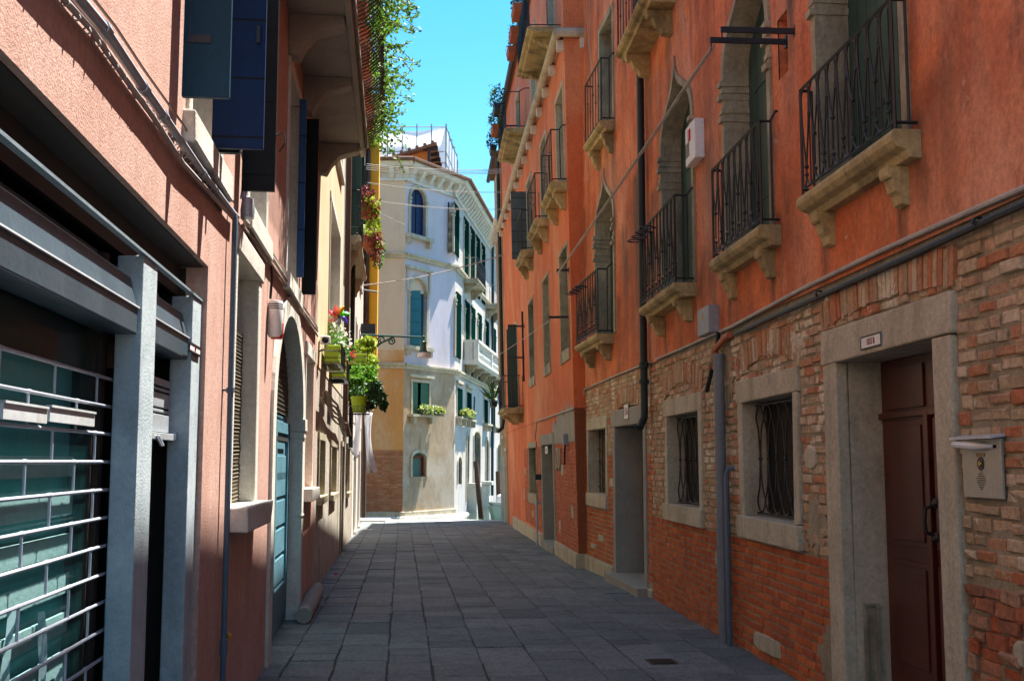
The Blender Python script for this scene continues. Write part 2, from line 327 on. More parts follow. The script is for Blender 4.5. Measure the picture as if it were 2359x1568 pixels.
FLR = leafmat('red_petals', [(.6, .01, .02), (.7, .03, .08), (.5, .01, .02)])
FLP = leafmat('pink_petals', [(.75, .35, .42), (.8, .5, .55), (.7, .2, .3)])
FLW = leafmat('white_petals', [(.85, .85, .8), (.8, .75, .75)])
GLASST = glassmat('teal_shop_glass', (.02, .10, .11), .05, .12)
GLASSD = glassmat('dark_window_glass', (.02, .025, .028), .06, .9)

CRUMB = mat('crumbling_red_brick', (.44, .15, .07), (.32, .10, .05), stain=(.16, .10, .07), stain_amt=.6, scale=3, streak=1, bump=1.4, bscale=22, var=.5, grime=(.16, .09, .06), grime_amt=.7,
            island=[(.50, .10, .03), (.42, .19, .10), (.36, .12, .06), (.52, .30, .18), (.46, .13, .05)], patch=(.46, .38, .28), patch_lo=.60)
def drips(m, name, spots, col):
    '''a copy of a wall surface with dirty run-off streaks below the given places: (s, top, length, half width, strength)'''
    m = m.copy(); m.name = name; nt = m.node_tree; b = nt.nodes['Principled BSDF']; src = b.inputs['Base Color'].links[0].from_socket
    co = _n(nt, 'ShaderNodeTexCoord').outputs['Object']; sp = _n(nt, 'ShaderNodeSeparateXYZ'); nt.links.new(co, sp.inputs[0]); nz = _noise(nt, co, 3.5, 6, .65, (2.2, 1, .35), (5, 5, 5)); wob = _noise(nt, co, 1.6, 4, .6, (1, 1, .8), (8, 1, 3))
    M = lambda op, a, c, d=None: (lambda n: ([nt.links.new(v, n.inputs[i]) if not isinstance(v, (int, float)) else setattr(n.inputs[i], 'default_value', v) for i, v in enumerate([a, c] + ([d] if d is not None else []))], n.outputs[0])[1])(_n(nt, 'ShaderNodeMath', operation=op))
    xs = M('ADD', sp.outputs[0], M('MULTIPLY_ADD', wob, .5, -.25)); tot = None
    for s, zt, ln, hw, amt in spots:
        k = _ramp(nt, M('ABSOLUTE', M('SUBTRACT', xs, s), 0.0), hw, hw * .15)
        zz = M('SUBTRACT', zt, sp.outputs[2]); f = M('MULTIPLY', _ramp(nt, zz, -.08, .05), _ramp(nt, zz, ln, ln * .2)); v = M('MULTIPLY', M('MULTIPLY', k, f), amt); tot = v if tot is None else M('MAXIMUM', tot, v)
    nt.links.new(_mix(nt, M('MULTIPLY', tot, _ramp(nt, nz, .25, .5)), src, col), b.inputs['Base Color']); return m

# ------------------------------------------------------------------ building blocks
def arch_curve(a, b, sp, ap, kind='round', n=12):
    mid, h = (a + b) / 2, ap - sp; L = []
    for i in range(n + 1):
        t = i / n
        if kind == 'round': an = t * math.pi / 2; p = (mid - (mid - a) * math.cos(an), sp + h * math.sin(an))
        else:
            P = [(a, sp), (a - .02 * (b - a), sp + .62 * h), (mid - .03 * (b - a), sp + .5 * h), (mid, ap)]; u = 1 - t
            p = tuple(u ** 3 * P[0][k] + 3 * u * u * t * P[1][k] + 3 * u * t * t * P[2][k] + t ** 3 * P[3][k] for k in (0, 1))
        L.append(p)
    return L + [(2 * mid - x, z) for x, z in reversed(L[:-1])]
def facade(m, s0, s1, z0, z1, holes=(), out=0.0, depth=.0, n=10):
    """a wall face with openings; a hole is (a, b, bottom, top) or (a, b, bottom, apex, spring, kind)"""
    ss = sorted(set([s0, s1] + [x for h in holes for x in h[:2] if s0 < x < s1])); zz = sorted(set([z0, z1] + [x for h in holes for x in h[2:4] if z0 < x < z1]))
    for i in range(len(ss) - 1):
        for j in range(len(zz) - 1):
            cs, cz = (ss[i] + ss[i + 1]) / 2, (zz[j] + zz[j + 1]) / 2
            if any(h[0] < cs < h[1] and h[2] < cz < h[3] for h in holes): continue
            m.add([(ss[i], out, zz[j]), (ss[i + 1], out, zz[j]), (ss[i + 1], out, zz[j + 1]), (ss[i], out, zz[j + 1])], [(3, 2, 1, 0)])
    for h in holes:
        a, b, c, d = h[:4]; per = [(a, c), (a, d), (b, d), (b, c)]
        if len(h) > 4:
            cv = arch_curve(a, b, h[4], d, h[5], n); k = len(cv) // 2; per = [(a, c)] + cv + [(b, c)]
            m.add([(a, out, d)] + [(x, out, z) for x, z in cv[:k + 1]], [(0, i + 1, i + 2) for i in range(k)])
            m.add([(b, out, d)] + [(x, out, z) for x, z in cv[k:]], [(0, i + 1, i + 2) for i in range(len(cv) - k - 1)])
        if depth:
            for p, q in zip(per, per[1:] + per[:1]):
                m.add([(p[0], out, p[1]), (q[0], out, q[1]), (q[0], out - depth, q[1]), (p[0], out - depth, p[1])], [(0, 1, 2, 3)])
    return m
def shell(m, s0, s1, z0, z1, depth, front=-.0):
    """end walls, back wall and flat top behind a facade"""
    vs = [(s0, front, z0), (s0, -depth, z0), (s1, -depth, z0), (s1, front, z0), (s0, front, z1), (s0, -depth, z1), (s1, -depth, z1), (s1, front, z1)]
    return m.add(vs, [(0, 4, 5, 1), (1, 5, 6, 2), (2, 6, 7, 3), (4, 7, 6, 5)])
def roof(house, fr, s0, s1, z, depth, over=.35, rise=1.6, name='roof'):
    m = MB(); m.prism([(over, z), (over, z + .10), (-depth / 2, z + rise), (-depth - over, z + .1), (-depth - over, z)], s0, s1)
    r = part(name, m, TILE, house, fr)
    g = MB(); n = 9
    pts = [(s0 - .02, over + .05, z + .04), (s1 + .02, over + .05, z + .0)]; g.tube(pts, .075, 8)
    part('gutter', g, GUTTER, r, fr, smooth=True); return r
def stone_arch(m, a, b, z0, sp, ap, kind, wd, proud, depth, n=12, topw=1.6, bottom=True):
    I = [(a, z0)] + arch_curve(a, b, sp, ap, kind, n) + [(b, z0)]; O = [(a - wd, z0)] + arch_curve(a - wd, b + wd, sp, ap + wd * topw, kind, n) + [(b + wd, z0)]
    for i in range(len(I) - 1):
        p, q, r, s = I[i], I[i + 1], O[i + 1], O[i]
        m.add([(p[0], proud, p[1]), (q[0], proud, q[1]), (r[0], proud, r[1]), (s[0], proud, s[1])], [(0, 1, 2, 3)])
        m.add([(p[0], proud, p[1]), (q[0], proud, q[1]), (q[0], -depth, q[1]), (p[0], -depth, p[1])], [(3, 2, 1, 0)])
        m.add([(s[0], proud, s[1]), (r[0], proud, r[1]), (r[0], -.03, r[1]), (s[0], -.03, s[1])], [(0, 1, 2, 3)])
    return m
def stone_frame(m, a, b, z0, z1, wd, proud, depth, lint=None, sill=None, sill_out=.04, sill_ext=.03, j=.004):
    lint = lint or wd
    m.box(a - wd, a, -depth, proud, z0, z1, j); m.box(b, b + wd, -depth, proud, z0, z1, j)
    m.box(a - wd - .02, b + wd + .02, -depth, proud + .003, z1 + .001, z1 + lint, j)
    if sill: m.box(a - wd - sill_ext, b + wd + sill_ext, -depth, proud + sill_out, z0 - sill, z0 - .001, j)
    return m
def bricks(m, s0, s1, z0, z1, holes=(), bl=.24, bh=.056, jt=.013, o=.0, jit=.004, skew=.0, zline=None):
    """every brick a small worn block; holes are (a, b, c, d) rectangles left free"""
    z = z0; row = 0
    while z < z1 - bh * .6:
        zc = z + bh / 2; iv = [(s0, s1)]
        for a, b, c, d in [h[:4] for h in holes]:
            if c < zc < d:
                iv = [seg for p, q in iv for seg in ((p, min(q, a)), (max(p, b), q)) if seg[1] - seg[0] > .03]
        for p, q in iv:
            x = p - random.uniform(0, bl * .5) * (row % 2); 
            while x < q - .02:
                L = bl * random.uniform(.85, 1.08) if random.random() < .72 else bl * .5
                a, b = max(x, p), min(x + L, q); x += L + jt
                if b - a < .035: continue
                r = lambda k=1.0: random.uniform(-jit, jit) * k
                oo = o + r(1.2); c0, c1 = z + r(), z + bh + r()
                bk = [(a, -.03, c0), (b, -.03, c0), (b, -.03, c1), (a, -.03, c1)]
                e = .004 + abs(r(.8))
                rg = [(a + r(.5), oo - .007, c0 + r(.5)), (b + r(.5), oo - .007, c0 + r(.5)), (b + r(.5), oo - .007, c1 + r(.5)), (a + r(.5), oo - .007, c1 + r(.5))]
                ft = [(a + e, oo + r(.6), c0 + e), (b - e, oo + r(.6), c0 + e), (b - e, oo + r(.6), c1 - e), (a + e, oo + r(.6), c1 - e)]
                m.add(bk + rg + ft, [(0, 4, 5, 1), (1, 5, 6, 2), (2, 6, 7, 3), (3, 7, 4, 0), (4, 8, 9, 5), (5, 9, 10, 6), (6, 10, 11, 7), (7, 11, 8, 4), (8, 11, 10, 9)])
        z += bh + jt; row += 1
    return m
def brick_arch(m, cs, cz, r0, r1, a0, a1, n, o=.012, flat=.0):
    """a relieving arch of bricks on end: centre, inner and outer radius, angles in degrees"""
    for i in range(n):
        t0 = math.radians(a0 + (a1 - a0) * (i + .08) / n); t1 = math.radians(a0 + (a1 - a0) * (i + .9) / n); k = random.uniform(-.012, .012)
        q = [(cs + r * math.cos(t), cz + r * math.sin(t)) for r, t in ((r0 + k, t0), (r1 + k, t0), (r1 + k, t1), (r0 + k, t1))]
        oo = o + random.uniform(-.005, .005); m.prism(q, -.03, oo, 'o')
    return m
def loop_panel(m, P, L, z0, z1, pitch=.2, r=.0075, knots=True, phase=0):
    """wrought-iron panel: tall hairpins hang from the top rail, their legs drawn together in a knot low or half way down, small U loops join the knots at the foot"""
    n = max(1, round(L / pitch)); p = L / n; h = z1 - z0; ks = []
    for i in range(n):
        c = p * (i + .5); K = z0 + (.20 if (i + phase) % 2 == 0 else .46) * h; w = p * .44; ks.append((c, K)); T = z1 - w
        leg = [(w * math.sin(t * math.pi / 2) * (.12 if t == 0 else 1) + (.004 if t == 0 else 0), K + (T - K) * t) for t in (0, .2, .4, .6, .8)]
        arc = [(w * math.cos(math.pi * k / 8), T + w * math.sin(math.pi * k / 8)) for k in range(9)]
        m.tube([(*P(c - x), z) for x, z in leg] + [(*P(c - x), z) for x, z in arc] + [(*P(c + x), z) for x, z in reversed(leg)], r, 5)
        m.tube([(*P(c), K + .01), (*P(c), z0 + (.16 * h if K > z0 + .3 * h else .10 * h))], r, 5)
        m.ball((*P(c), K), r * 2.4, 5); m.ball((*P(c), z0 + .12 * h), r * 2.2, 5)
    for i in range(n + 1):
        a, b = max(p * (i - .5), 0.002), min(p * (i + .5), L - .002); mid, hw = (a + b) / 2, (b - a) / 2
        if hw < .02: continue
        m.tube([(*P(mid - hw * math.cos(math.pi * k / 8)), z0 + .12 * h - .11 * h * math.sin(math.pi * k / 8)) for k in range(9)], r, 5)
        if 0 < i < n: m.tube([(*P(mid), z0 + .02 * h), (*P(mid), z0 + .70 * h)], r * .85, 5); m.ball((*P(mid), z0 + .70 * h), r * 2.3, 5); m.tube([(*P(mid), z0 + .70 * h), (*P(mid - p * .10), z1 - .02)], r * .8, 4); m.tube([(*P(mid), z0 + .70 * h), (*P(mid + p * .10), z1 - .02)], r * .8, 4)
def bar_panel(m, P, L, z0, z1, pitch=.11, r=.008, knob=True):
    n = max(1, round(L / pitch))
    for i in range(n + 1):
        x = L * i / n; m.tube([(*P(x), z0), (*P(x), z1)], r, 5)
        if knob: m.ball((*P(x), (z0 + z1) / 2 + (.1 if i % 2 else -.1)), r * 2.2, 4)
def slab_profile(o, z, t=.15):
    return [(0, z - t), (o - .10, z - t), (o - .085, z - t * .72), (o - .03, z - t * .62), (o, z - t * .42), (o + .004, z - t * .2), (o - .015, z), (0, z)]
def bracket_poly(o, z, d=.22):
    return [(0, z), (o, z), (o, z - d * .22), (o * .93, z - d * .30), (o * .80, z - d * .30), (o * .66, z - d * .62), (o * .5, z - d * .72), (o * .42, z - d * .95), (o * .2, z - d), (0, z - d)]
def balcony(house, fr, s0, s1, z, o, h=.95, style='loop', smat=None, bo=None, rail_s=None, brk=(.14, .86), pitch=.23, kink=True, rings=0, t=.15, bd=.24, r=.0075):
    """stone slab on two consoles with an iron railing; returns the slab part"""
    smat = smat or STONEY; m = MB(); m.prism(slab_profile(o, z, t), s0, s1)
    b = part('balcony', m, smat, house, fr, bevel=.006)
    for k in brk:
        q = MB(); c = s0 + (s1 - s0) * k; q.prism(bracket_poly(o * .78, z - t - .001, bd), c - .065, c + .065); part('bracket', q, smat, b, fr, bevel=.006)
    g = MB(); i0, i1, oo = s0 + .04, s1 - .04, o - .04; zb, zt = z + .05, z + h
    g.tube([(i0, oo, zt), (i1, oo, zt)], .016, 4); g.tube([(i0, oo, zb), (i1, oo, zb)], .011, 4)
    for c in (i0, i1):
        near = c == i0 if fr.M[1][0] > 0 else c == i1
        pts = [(c, oo, zt), (c, .08, zt)]
        if kink and near: pts = [(c, oo, zt), (c, oo * .45, zt), (c - .02, oo * .2, zt + .08), (c - .02, -.05, zt + .08)]
        g.tube(pts, .013, 4); g.tube([(c, oo, zb), (c, .0, zb)], .011, 4); g.tube([(c, oo, z), (c, oo, zt)], .012, 4)
        if kink: g.tube([(c, oo * .42, zb), (c, oo * .42, zt)], .010, 4)
    fn = {'loop': loop_panel, 'bar': bar_panel}[style]
    fn(g, lambda x: (i0 + x, oo), i1 - i0, zb, zt, pitch, r)
    if not kink:
        for c in (i0, i1): fn(g, lambda x, c=c: (c, .02 + x), oo - .02, zb, zt, pitch, r)
    part('railing', g, IRON, b, fr)
    for k in range(rings):
        q = MB(); c = i1 - .06 - .27 * k; an = [2 * math.pi * i / 14 for i in range(14)]
        q.tube([(c + .085 * math.cos(a), oo + .10 + .085 * math.sin(a), zt - .13) for a in an], .009, 5, close=True)
        q.box(c - .012, c + .012, oo - .01, oo + .02, zt - .14, zt - .12); part('pot_ring', q, IRON, b, fr)
    return b
def leafdoor(m, a, b, z0, z1, o, t=.04): return m.box(a, b, o - t, o, z0, z1)
# ================================================================== SETTING: lane, canal, sky is the world
LF = gp(819.5, 1222); LN = gp(682, 1428)                  # foot of the left row
ld = (LN - LF).normalized()
L = Frame(LF - ld * 5.2, LN + ld * 14.5)                  # left row, from the canal end towards the camera
RN = gp(1505, 1377); rd = Vector((-.0678, 1)).normalized()
A1 = Frame(RN - rd * 15.6, RN)                            # near stretch of the terracotta house
A2 = Frame(RN, gp(1347.8, 1306))                          # its far stretch, slightly turned
BC = gp(1332, 1308); bd_ = Vector((-.0735, 1)).normalized()
B = Frame(BC, BC + bd_ * 21.4, lean=.022)                 # salmon house and the last house of the right row
sd = Vector((-.0977, 1)).normalized()                     # direction of the lane
ST = Frame((0, 0), (sd.x, sd.y))
QY = 39.3                                                  # quay edge
# one sheet to the horizon under everything, the water on top of it, then the lane
m = MB(); m.add([(-900, -300, -2.6), (900, -300, -2.6), (900, 1500, -2.6), (-900, 1500, -2.6)], [(0, 1, 2, 3)])
solo('ground', m, JOINT, 'dark canal bed and ground under the quarter', 'ground', WORLD, kind='structure')
m = MB(); m.add([(-400, 39.1, -.80), (400, 39.1, -.80), (400, 700, -.80), (-400, 700, -.80)], [(0, 1, 2, 3)])
solo('canal_water', m, WATER, 'green canal water beyond the end of the lane', 'water', WORLD, kind='structure')
m = MB(); e = lambda y: gz(y) - .016
m.add([(-40, -8, e(-8)), (40, -8, e(-8)), (40, QY, e(QY)), (-40, QY, e(QY)), (-40, QY, -2.5), (40, QY, -2.5)], [(0, 1, 2, 3), (3, 2, 5, 4)])
solo('street', m, JOINT, 'dark gritty bed of the paved lane', 'street', WORLD, kind='structure')
m = MB(); t = -2.6; rows = []
while t < 4.6:
    wd = random.uniform(.34, .52) if t > -.9 else random.uniform(.34, .46); rows.append((t, wd)); t += wd
for t, wd in rows:
    y = -1.5 + random.uniform(0, .5)
    while y < 41:
        Ln = random.choice((random.uniform(.34, .55), random.uniform(.5, .9))) if t > -.8 else random.uniform(.28, .5)
        if y + Ln > 38.35 and y < 38.8: Ln = 38.35 - y
        if Ln < .08: break
        g = .004 + abs(random.gauss(0, .0022)); x0, x1, y0, y1 = t + g, t + wd - g, y + g, y + Ln - g
        # local frame: x along lane, y to the left; t is measured to the right
        dz = random.gauss(0, .003); tx, ty = random.gauss(0, .0016), random.gauss(0, .0016)
        def Z(a, b): return gz((ST.M @ Vector((a, -b, 0))).y) + dz + tx * (b - t - wd / 2) + ty * (a - y - Ln / 2)
        jx = lambda: random.gauss(0, .005)
        c = [(y0 + jx(), x0 + jx()), (y1 + jx(), x0 + jx()), (y1 + jx(), x1 + jx()), (y0 + jx(), x1 + jx())]; ins = .007
        mid = (sum(p[0] for p in c) / 4, sum(p[1] for p in c) / 4)
        top = [(a + (ins if a < mid[0] else -ins), b + (ins if b < mid[1] else -ins)) for a, b in c]
        vs = [(a, -b, Z(a, b) - .02) for a, b in c] + [(a, -b, Z(a, b) - .006) for a, b in c] + [(a, -b, Z(a, b)) for a, b in top]
        m.add(vs, [(0, 4, 5, 1), (1, 5, 6, 2), (2, 6, 7, 3), (3, 7, 4, 0), (4, 8, 9, 5), (5, 9, 10, 6), (6, 10, 11, 7), (7, 11, 8, 4), (8, 11, 10, 9)])
        y += Ln
solo('paving', m, PAVE, 'grey stone paving slabs of the lane', 'paving', ST, kind='structure')
m = MB(); x = -12.0
while x < 3:
    wd = random.uniform(.8, 1.5); m.box(x, x + wd - .012, 38.25, QY + .03, -.75, gz(39) + .012, .004); x += wd
m.box(-9, -4.25, 37.9, 39.6, -.72, gz(39) + .06, .004)
solo('quay_edge', m, QUAY, 'pale stone edge of the quay', 'quay', WORLD, kind='structure', bevel=.012)
m = MB(); px = gp(1525, 1524); f = ST.I @ Vector((px.x, px.y, 0)); s_, o_ = f.x, f.y
for i in range(6): m.box(s_ - .11 + i * .04, s_ - .085 + i * .04, o_ - .09, o_ + .09, gz(px.y) + .003, gz(px.y) + .010)
m.box(s_ - .13, s_ + .14, o_ - .12, o_ + .12, gz(px.y) - .004, gz(px.y) + .005)
solo('drain_cover', m, RUST, 'small dark slotted drain cover set in the paving', 'drain cover', ST, base=(s_, o_, gz(px.y)))
fl = gp(1350, 2338 * .5759) if False else gp(1348 * .9, 1335)
# ================================================================== RIGHT ROW: the terracotta house
zc = A1.hit(1683, 756)[1]                                 # brick below, plaster above
zn = A1.hit(1690, 1228)[1]                                # newer orange brick below this height
EA = 12.85
hA = thing('terracotta_house', 'terracotta plastered old house with brick ground floor, gothic windows and the wide dark red door', 'house', A1, (0, 0, 0))
a1 = A1.len; a2 = A2.len
def gw(fr, pl, pr, zb, sp, ap):                           # gothic window measured from two edge points
    return fr.hit(*pl)[0], fr.hit(*pr)[0], zb, sp, ap
# --- openings on the near stretch
dr = A1.rect((1934, 841), (2154, 772)); dr = (dr[0], dr[1], -.1, (A1.hit(1934, 841)[1] + A1.hit(2154, 772)[1]) / 2)
w1 = A1.rect((1712, 927), (1836, 1208)); w2 = A1.rect((1538, 959), (1615, 1172))
zb1 = A1.hit(2125, 291)[1]; zb2 = A1.hit(1805, 517)[1]; zb3 = A1.hit(1609, 652)[1]
zb = (zb1 + zb2 + zb3) / 3
print('A1 len', a1, 'zc', zc, 'zn', zn, 'door', dr, 'w1', w1, 'w2', w2, 'balc z', zb1, zb2, zb3)
g1 = (A1.hit(2090, 286)[0], A1.hit(1896, 330)[0]); g2 = (A1.hit(1777, 300)[0], A1.hit(1676, 300)[0]); g3 = (A1.hit(1599, 390)[0], A1.hit(1529, 390)[0])
spr = A1.hit(1664, 200)[1]; apx3 = A1.hit(1549, 165)[1]; sp3 = A1.hit(1524, 369)[1]
print('g1', g1, 'g2', g2, 'g3', g3, 'spr', spr, sp3, 'apx', apx3)
wg = .095; goth = []
for (a, b) in (g1, g2, g3):
    spz = sp3 if (a, b) == g3 else (spr + .0 if (a, b) == g2 else spr)
    goth.append((a, b, zb, spz, spz + (apx3 - sp3)))
holesP = [(a - wg * .5, b + wg * .5, zb, ap + wg * .8, sp, 'ogee') for a, b, z0, sp, ap in goth]
# upper door of the second balcony row
u1s = (A1.hit(1555, 60)[0], A1.hit(1490, 100)[0]); zu1 = A1.hit(1545, 20)[1]; zu1 = A1.hit(1500, 112)[1] + .1
print('u1', u1s, zu1)
nk = A1.rect((1794, 50), (1820, 162)); q = MB(); q.box(nk[0], nk[1], -.16, -.12, nk[2], nk[3]); q.box(nk[0] - .01, nk[0], -.14, .0, nk[2], nk[3]); q.box(nk[1], nk[1] + .01, -.14, .0, nk[2], nk[3]); q.box(nk[0], nk[1], -.14, .0, nk[2] - .01, nk[2]); q.box(nk[0], nk[1], -.14, 0, nk[3], nk[3] + .01); part('wall_niche', q, TERRA, hA, A1)
m = MB(); facade(m, 0, a1, zc, EA, holesP + [nk, (u1s[0] + .1, u1s[1] - .1, zu1, zu1 + 2.3)], out=.012)
shell(m, 0, a1, -1, EA, 9.0)
spots = [(5.6, 4.6, 1.6, .5, .35)]
for a_, b_ in (g1, g2, g3): spots += [(a_ + .02, zb - .22, .75, .10, .9), (b_ - .02, zb - .22, .7, .12, .9), (a_ - .5, zb + .3, 1.1, .3, .5), (a_ - .25, zb + .1, .9, .16, .7)]
spots += [(nk[0] - .12, nk[3] + .1, .6, .14, .9), (u1s[0] + .3, zu1 - .3, 1.4, .2, .7), (u1s[1] - .2, zu1 - .3, 2.2, .25, .6), (a1 - .45, zb + 1.6, 2.4, .4, .75), (12.2, 4.9, 1.5, .35, .5)]
part('plaster_wall', m, drips(TERRA, 'terracotta_plaster_with_runs', spots, (.085, .055, .035)), hA, A1)
m = MB()
W_ = [(dr[0] - .26, dr[1] + .3, -2, dr[3] + .24), (w1[0] - .16, w1[1] + .16, w1[2] - .22, w1[3] + .19), (w2[0] - .14, w2[1] + .14, w2[2] - .22, w2[3] + .19)]
ins = [(h[0] + .02, h[1] - .02, h[2] + (.02 if h[2] > -1 else 0), h[3] - .02) for h in W_]
facade(m, 0, a1, -.6, zc + .02, ins, out=-.013); part('mortar_wall', m, MORTAR, hA, A1)
m = MB(); bricks(m, 0.6, dr[0] - .24, zn + .08, zc - .03, W_, jit=.009, bh=.060, jt=.02, bl=.19); bricks(m, dr[0] - .24, a1 - .02, zn, zc - .03, W_, jit=.008, bh=.056, jt=.018, bl=.21); 
arcs = []
for h, r in ((W_[0], .95), (W_[1], .62), (W_[2], .55)):
    c = (h[0] + h[1]) / 2; hw = (h[1] - h[0]) / 2 + .02; rise = min(.16, zc - .27 - h[3]); rr = (hw * hw + rise * rise) / (2 * rise); cz = h[3] + .015 + rise - rr; a = math.degrees(math.acos(min(1, hw / rr)))
    brick_arch(m, c, cz, rr, rr + .215, a, 180 - a, int(math.radians(180 - 2 * a) * rr / .066))
part('old_brickwork', m, OLDBR, hA, A1)
m = MB(); bricks(m, 0.6, dr[0] - .24, A1.g(a1), zn + .06, W_, jit=.014, bh=.062, jt=.014, bl=.2, o=.006); part('crumbling_brickwork', m, CRUMB, hA, A1)
m = MB(); bricks(m, dr[1] + .28, a1 - .02, A1.g(a1) + .0, zn - .012, W_, jit=.003, bh=.055, jt=.016, bl=.22); part('new_brickwork', m, NEWBR, hA, A1, label='newer orange brick courses below the windows')
for r in [A1.rect((1738, 1448), (1798, 1520)), A1.rect((1650, 1268), (1662, 1305)), (5.55, 5.95, .98, 1.14), (6.1, 6.4, .62, .74), (9.2, 9.42, 1.55, 1.70)]:   # stone blocks let into the brick
    m = MB(); n = 9; c = ((r[0] + r[1]) / 2, (r[2] + r[3]) / 2)
    m.prism([(c[0] + (r[1] - r[0]) * .56 * math.copysign(abs(math.cos(t)) ** .5, math.cos(t)) * random.uniform(.85, 1.05), c[1] + (r[3] - r[2]) * .56 * math.copysign(abs(math.sin(t)) ** .5, math.sin(t)) * random.uniform(.85, 1.05)) for t in [2 * math.pi * (i + .3) / n for i in range(n)]], -.02, .014, 'o')
    part('stone_block', m, STONE, hA, A1, bevel=.01)
def ragged(fr, house, s0, s1, z0, z1, mt, o=.004, name='render_patch'):
    m = MB(); n = 22; cs, cz_ = (s0 + s1) / 2, (z0 + z1) / 2; m.prism([(cs + (s1 - s0) / 2 * math.cos(t) * random.uniform(.55, 1.05), cz_ + (z1 - z0) / 2 * math.sin(t) * random.uniform(.55, 1.05)) for t in [2 * math.pi * i / n for i in range(n)]], -.02, o, 'o'); return part(name, m, mt, house, fr)
for s0_, s1_, z0_, z1_ in ((5.2, 5.7, 1.2, 1.6), (9.0, 9.5, .9, 1.35), (11.4, 12.0, 2.1, 2.75), (8.75, 9.3, -.05, .45), (5.3, 6.2, .0, .45)): ragged(A1, hA, s0_, s1_, z0_, z1_, MORTAR, .003)
# --- the door
m = MB(); dd = A1.side(dr[1], 2028, 842)[0]; print('door depth', dd); dd = min(max(-dd, .25), .6)
zt = dr[3]; m.box(dr[1], dr[1] + .26, -.06, .03, A1.g(dr[1]) - .02, zt, .006); m.box(dr[0] - .24, dr[0], -dd - .02, .03, -.2, zt, .006)
m.box(dr[0] - .27, dr[1] + .29, -dd - .03, .034, zt + .001, zt + .245, .006)
fd = part('door_frame', m, STONE, hA, A1, bevel=.012)
m = MB(); m.box(dr[1] - .001, dr[1] + .2, -dd - .05, -.061, -.2, zt, .003); part('door_reveal', m, STONE, fd, A1)
m = MB(); m.box(dr[0] - .1, dr[1] + .1, -dd - .3, .02, -.3, A1.g(dr[0]) + .05, .0); part('threshold', m, STONEG, fd, A1)
m = MB(); o = -dd; m.box(dr[0], dr[1], o - .05, o, -.1, zt)
hw = (dr[1] - dr[0]); 
for k in range(2):
    x0 = dr[0] + hw * (.07 + .47 * k); x1 = x0 + hw * .39
    for z0, z1 in ((.25, .95), (1.05, zt - .42)):
        for q in range(2):
            i = .035 * q; m.box(x0 + i, x1 - i, o + .012 * q, o + .014 + .012 * q, z0 + i, z1 - i)
    m.box(x0 - .005, x1 + .005, o, o + .016, zt - .34, zt - .06)
m.box((dr[0] + dr[1]) / 2 - .03, (dr[0] + dr[1]) / 2 + .03, o, o + .034, 0, zt - .38); m.box(dr[0], dr[1], o, o + .03, zt - .40, zt - .36)
d = part('door', m, DKWOOD, hA, A1, bevel=.004)
m = MB(); hs_, hz_ = A1.hit(2165, 1170, out=-dd); hz0 = A1.hit(2160, 1225, out=-dd)[1]
m.tube([(hs_, o + .03, hz_ + .02), (hs_, o + .09, hz_), (hs_, o + .10, (hz_ + hz0) / 2), (hs_, o + .09, hz0), (hs_, o + .03, hz0 - .02)], .012, 6)
for z in (hz_ + .03, hz0 - .03): m.lathe((hs_, o + .03, z), [(0, .02), (.02, .016), (.035, .0)], 8, (0, 1, 0))
part('handle', m, IRON, d, A1)
m = MB(); c0 = A1.side(dr[1], 2172, 1300); o0 = -dd * .55; z0 = A1.side(dr[1], 1785 + .367 * 640, 992 + .3673 * 1180)[1]
z0 = .62; m.box(dr[1] - .03, dr[1] - .001, o0 - .05, o0 - .03, -.05, z0); m.box(dr[1] - .03, dr[1] - .001, o0 + .03, o0 + .05, -.05, z0); m.box(dr[1] - .012, dr[1], o0 - .03, o0 + .03, -.05, z0)
m.box(dr[1] - .035, dr[1], o0 - .055, o0 + .055, z0, z0 + .015); part('flood_barrier_channel', m, STONEG, fd, A1)
# --- barred windows
for r, gx in ((w1, (1742, 1000)), (w2, (1561, 1020))):
    a, b, z0, z1 = r; gd_ = max(.06, min(.2, -A1.side(b, *gx)[0])); print('grille depth', gd_); m = MB(); stone_frame(m, a, b, z0, z1, .13, .02, .26, .2, .19, .03, .03, .008); f = part('window', m, STONE, hA, A1, bevel=.01)
    m = MB(); m.box(a - .02, b + .02, -gd_ - .14, -gd_ - .11, z0 - .05, z1 + .05); part('pane', m, DARK, f, A1)
    m = MB(); 
    for k in range(60):
        z = z0 + .02 + k * (z1 - z0) / 60; m.box(a, b, -gd_ - .105, -gd_ - .09, z, z + (z1 - z0) / 110)
    part('louvre', m, BROWN, f, A1)
    g = MB(); n = 6; p = (b - a) / n; oo = -gd_; zm = (z0 + z1) / 2; hb = .045
    for z in (z0 + .03, z1 - .03): g.tube([(a, oo, z), (b, oo, z)], .009, 5)
    for k in range(n):
        c = a + p * (k + .5); wv = p * .47
        up = [(c - wv * math.cos(math.pi * i / 8), oo, z1 - .04 - wv + wv * math.sin(math.pi * i / 8)) for i in range(9)]
        dn = [(x, oo, 2 * zm - z) for x, _, z in up]
        for ps, sg in ((up, 1), (dn, -1)):
            g.tube([(c - .006 - wv * .3, oo, zm + sg * .25), *ps, (c + .006 + wv * .3, oo, zm + sg * .25)], .008, 5)
            g.tube([(c - .006 - wv * .3, oo, zm + sg * .25), (c, oo, zm)], .008, 5); g.tube([(c + .006 + wv * .3, oo, zm + sg * .25), (c, oo, zm)], .008, 5)
        g.ball((c, oo, zm), .02, 5); g.ball((c, oo, zm + .03), .013, 4); g.ball((c, oo, zm - .03), .013, 4)
    part('grille', g, IRON, f, A1)
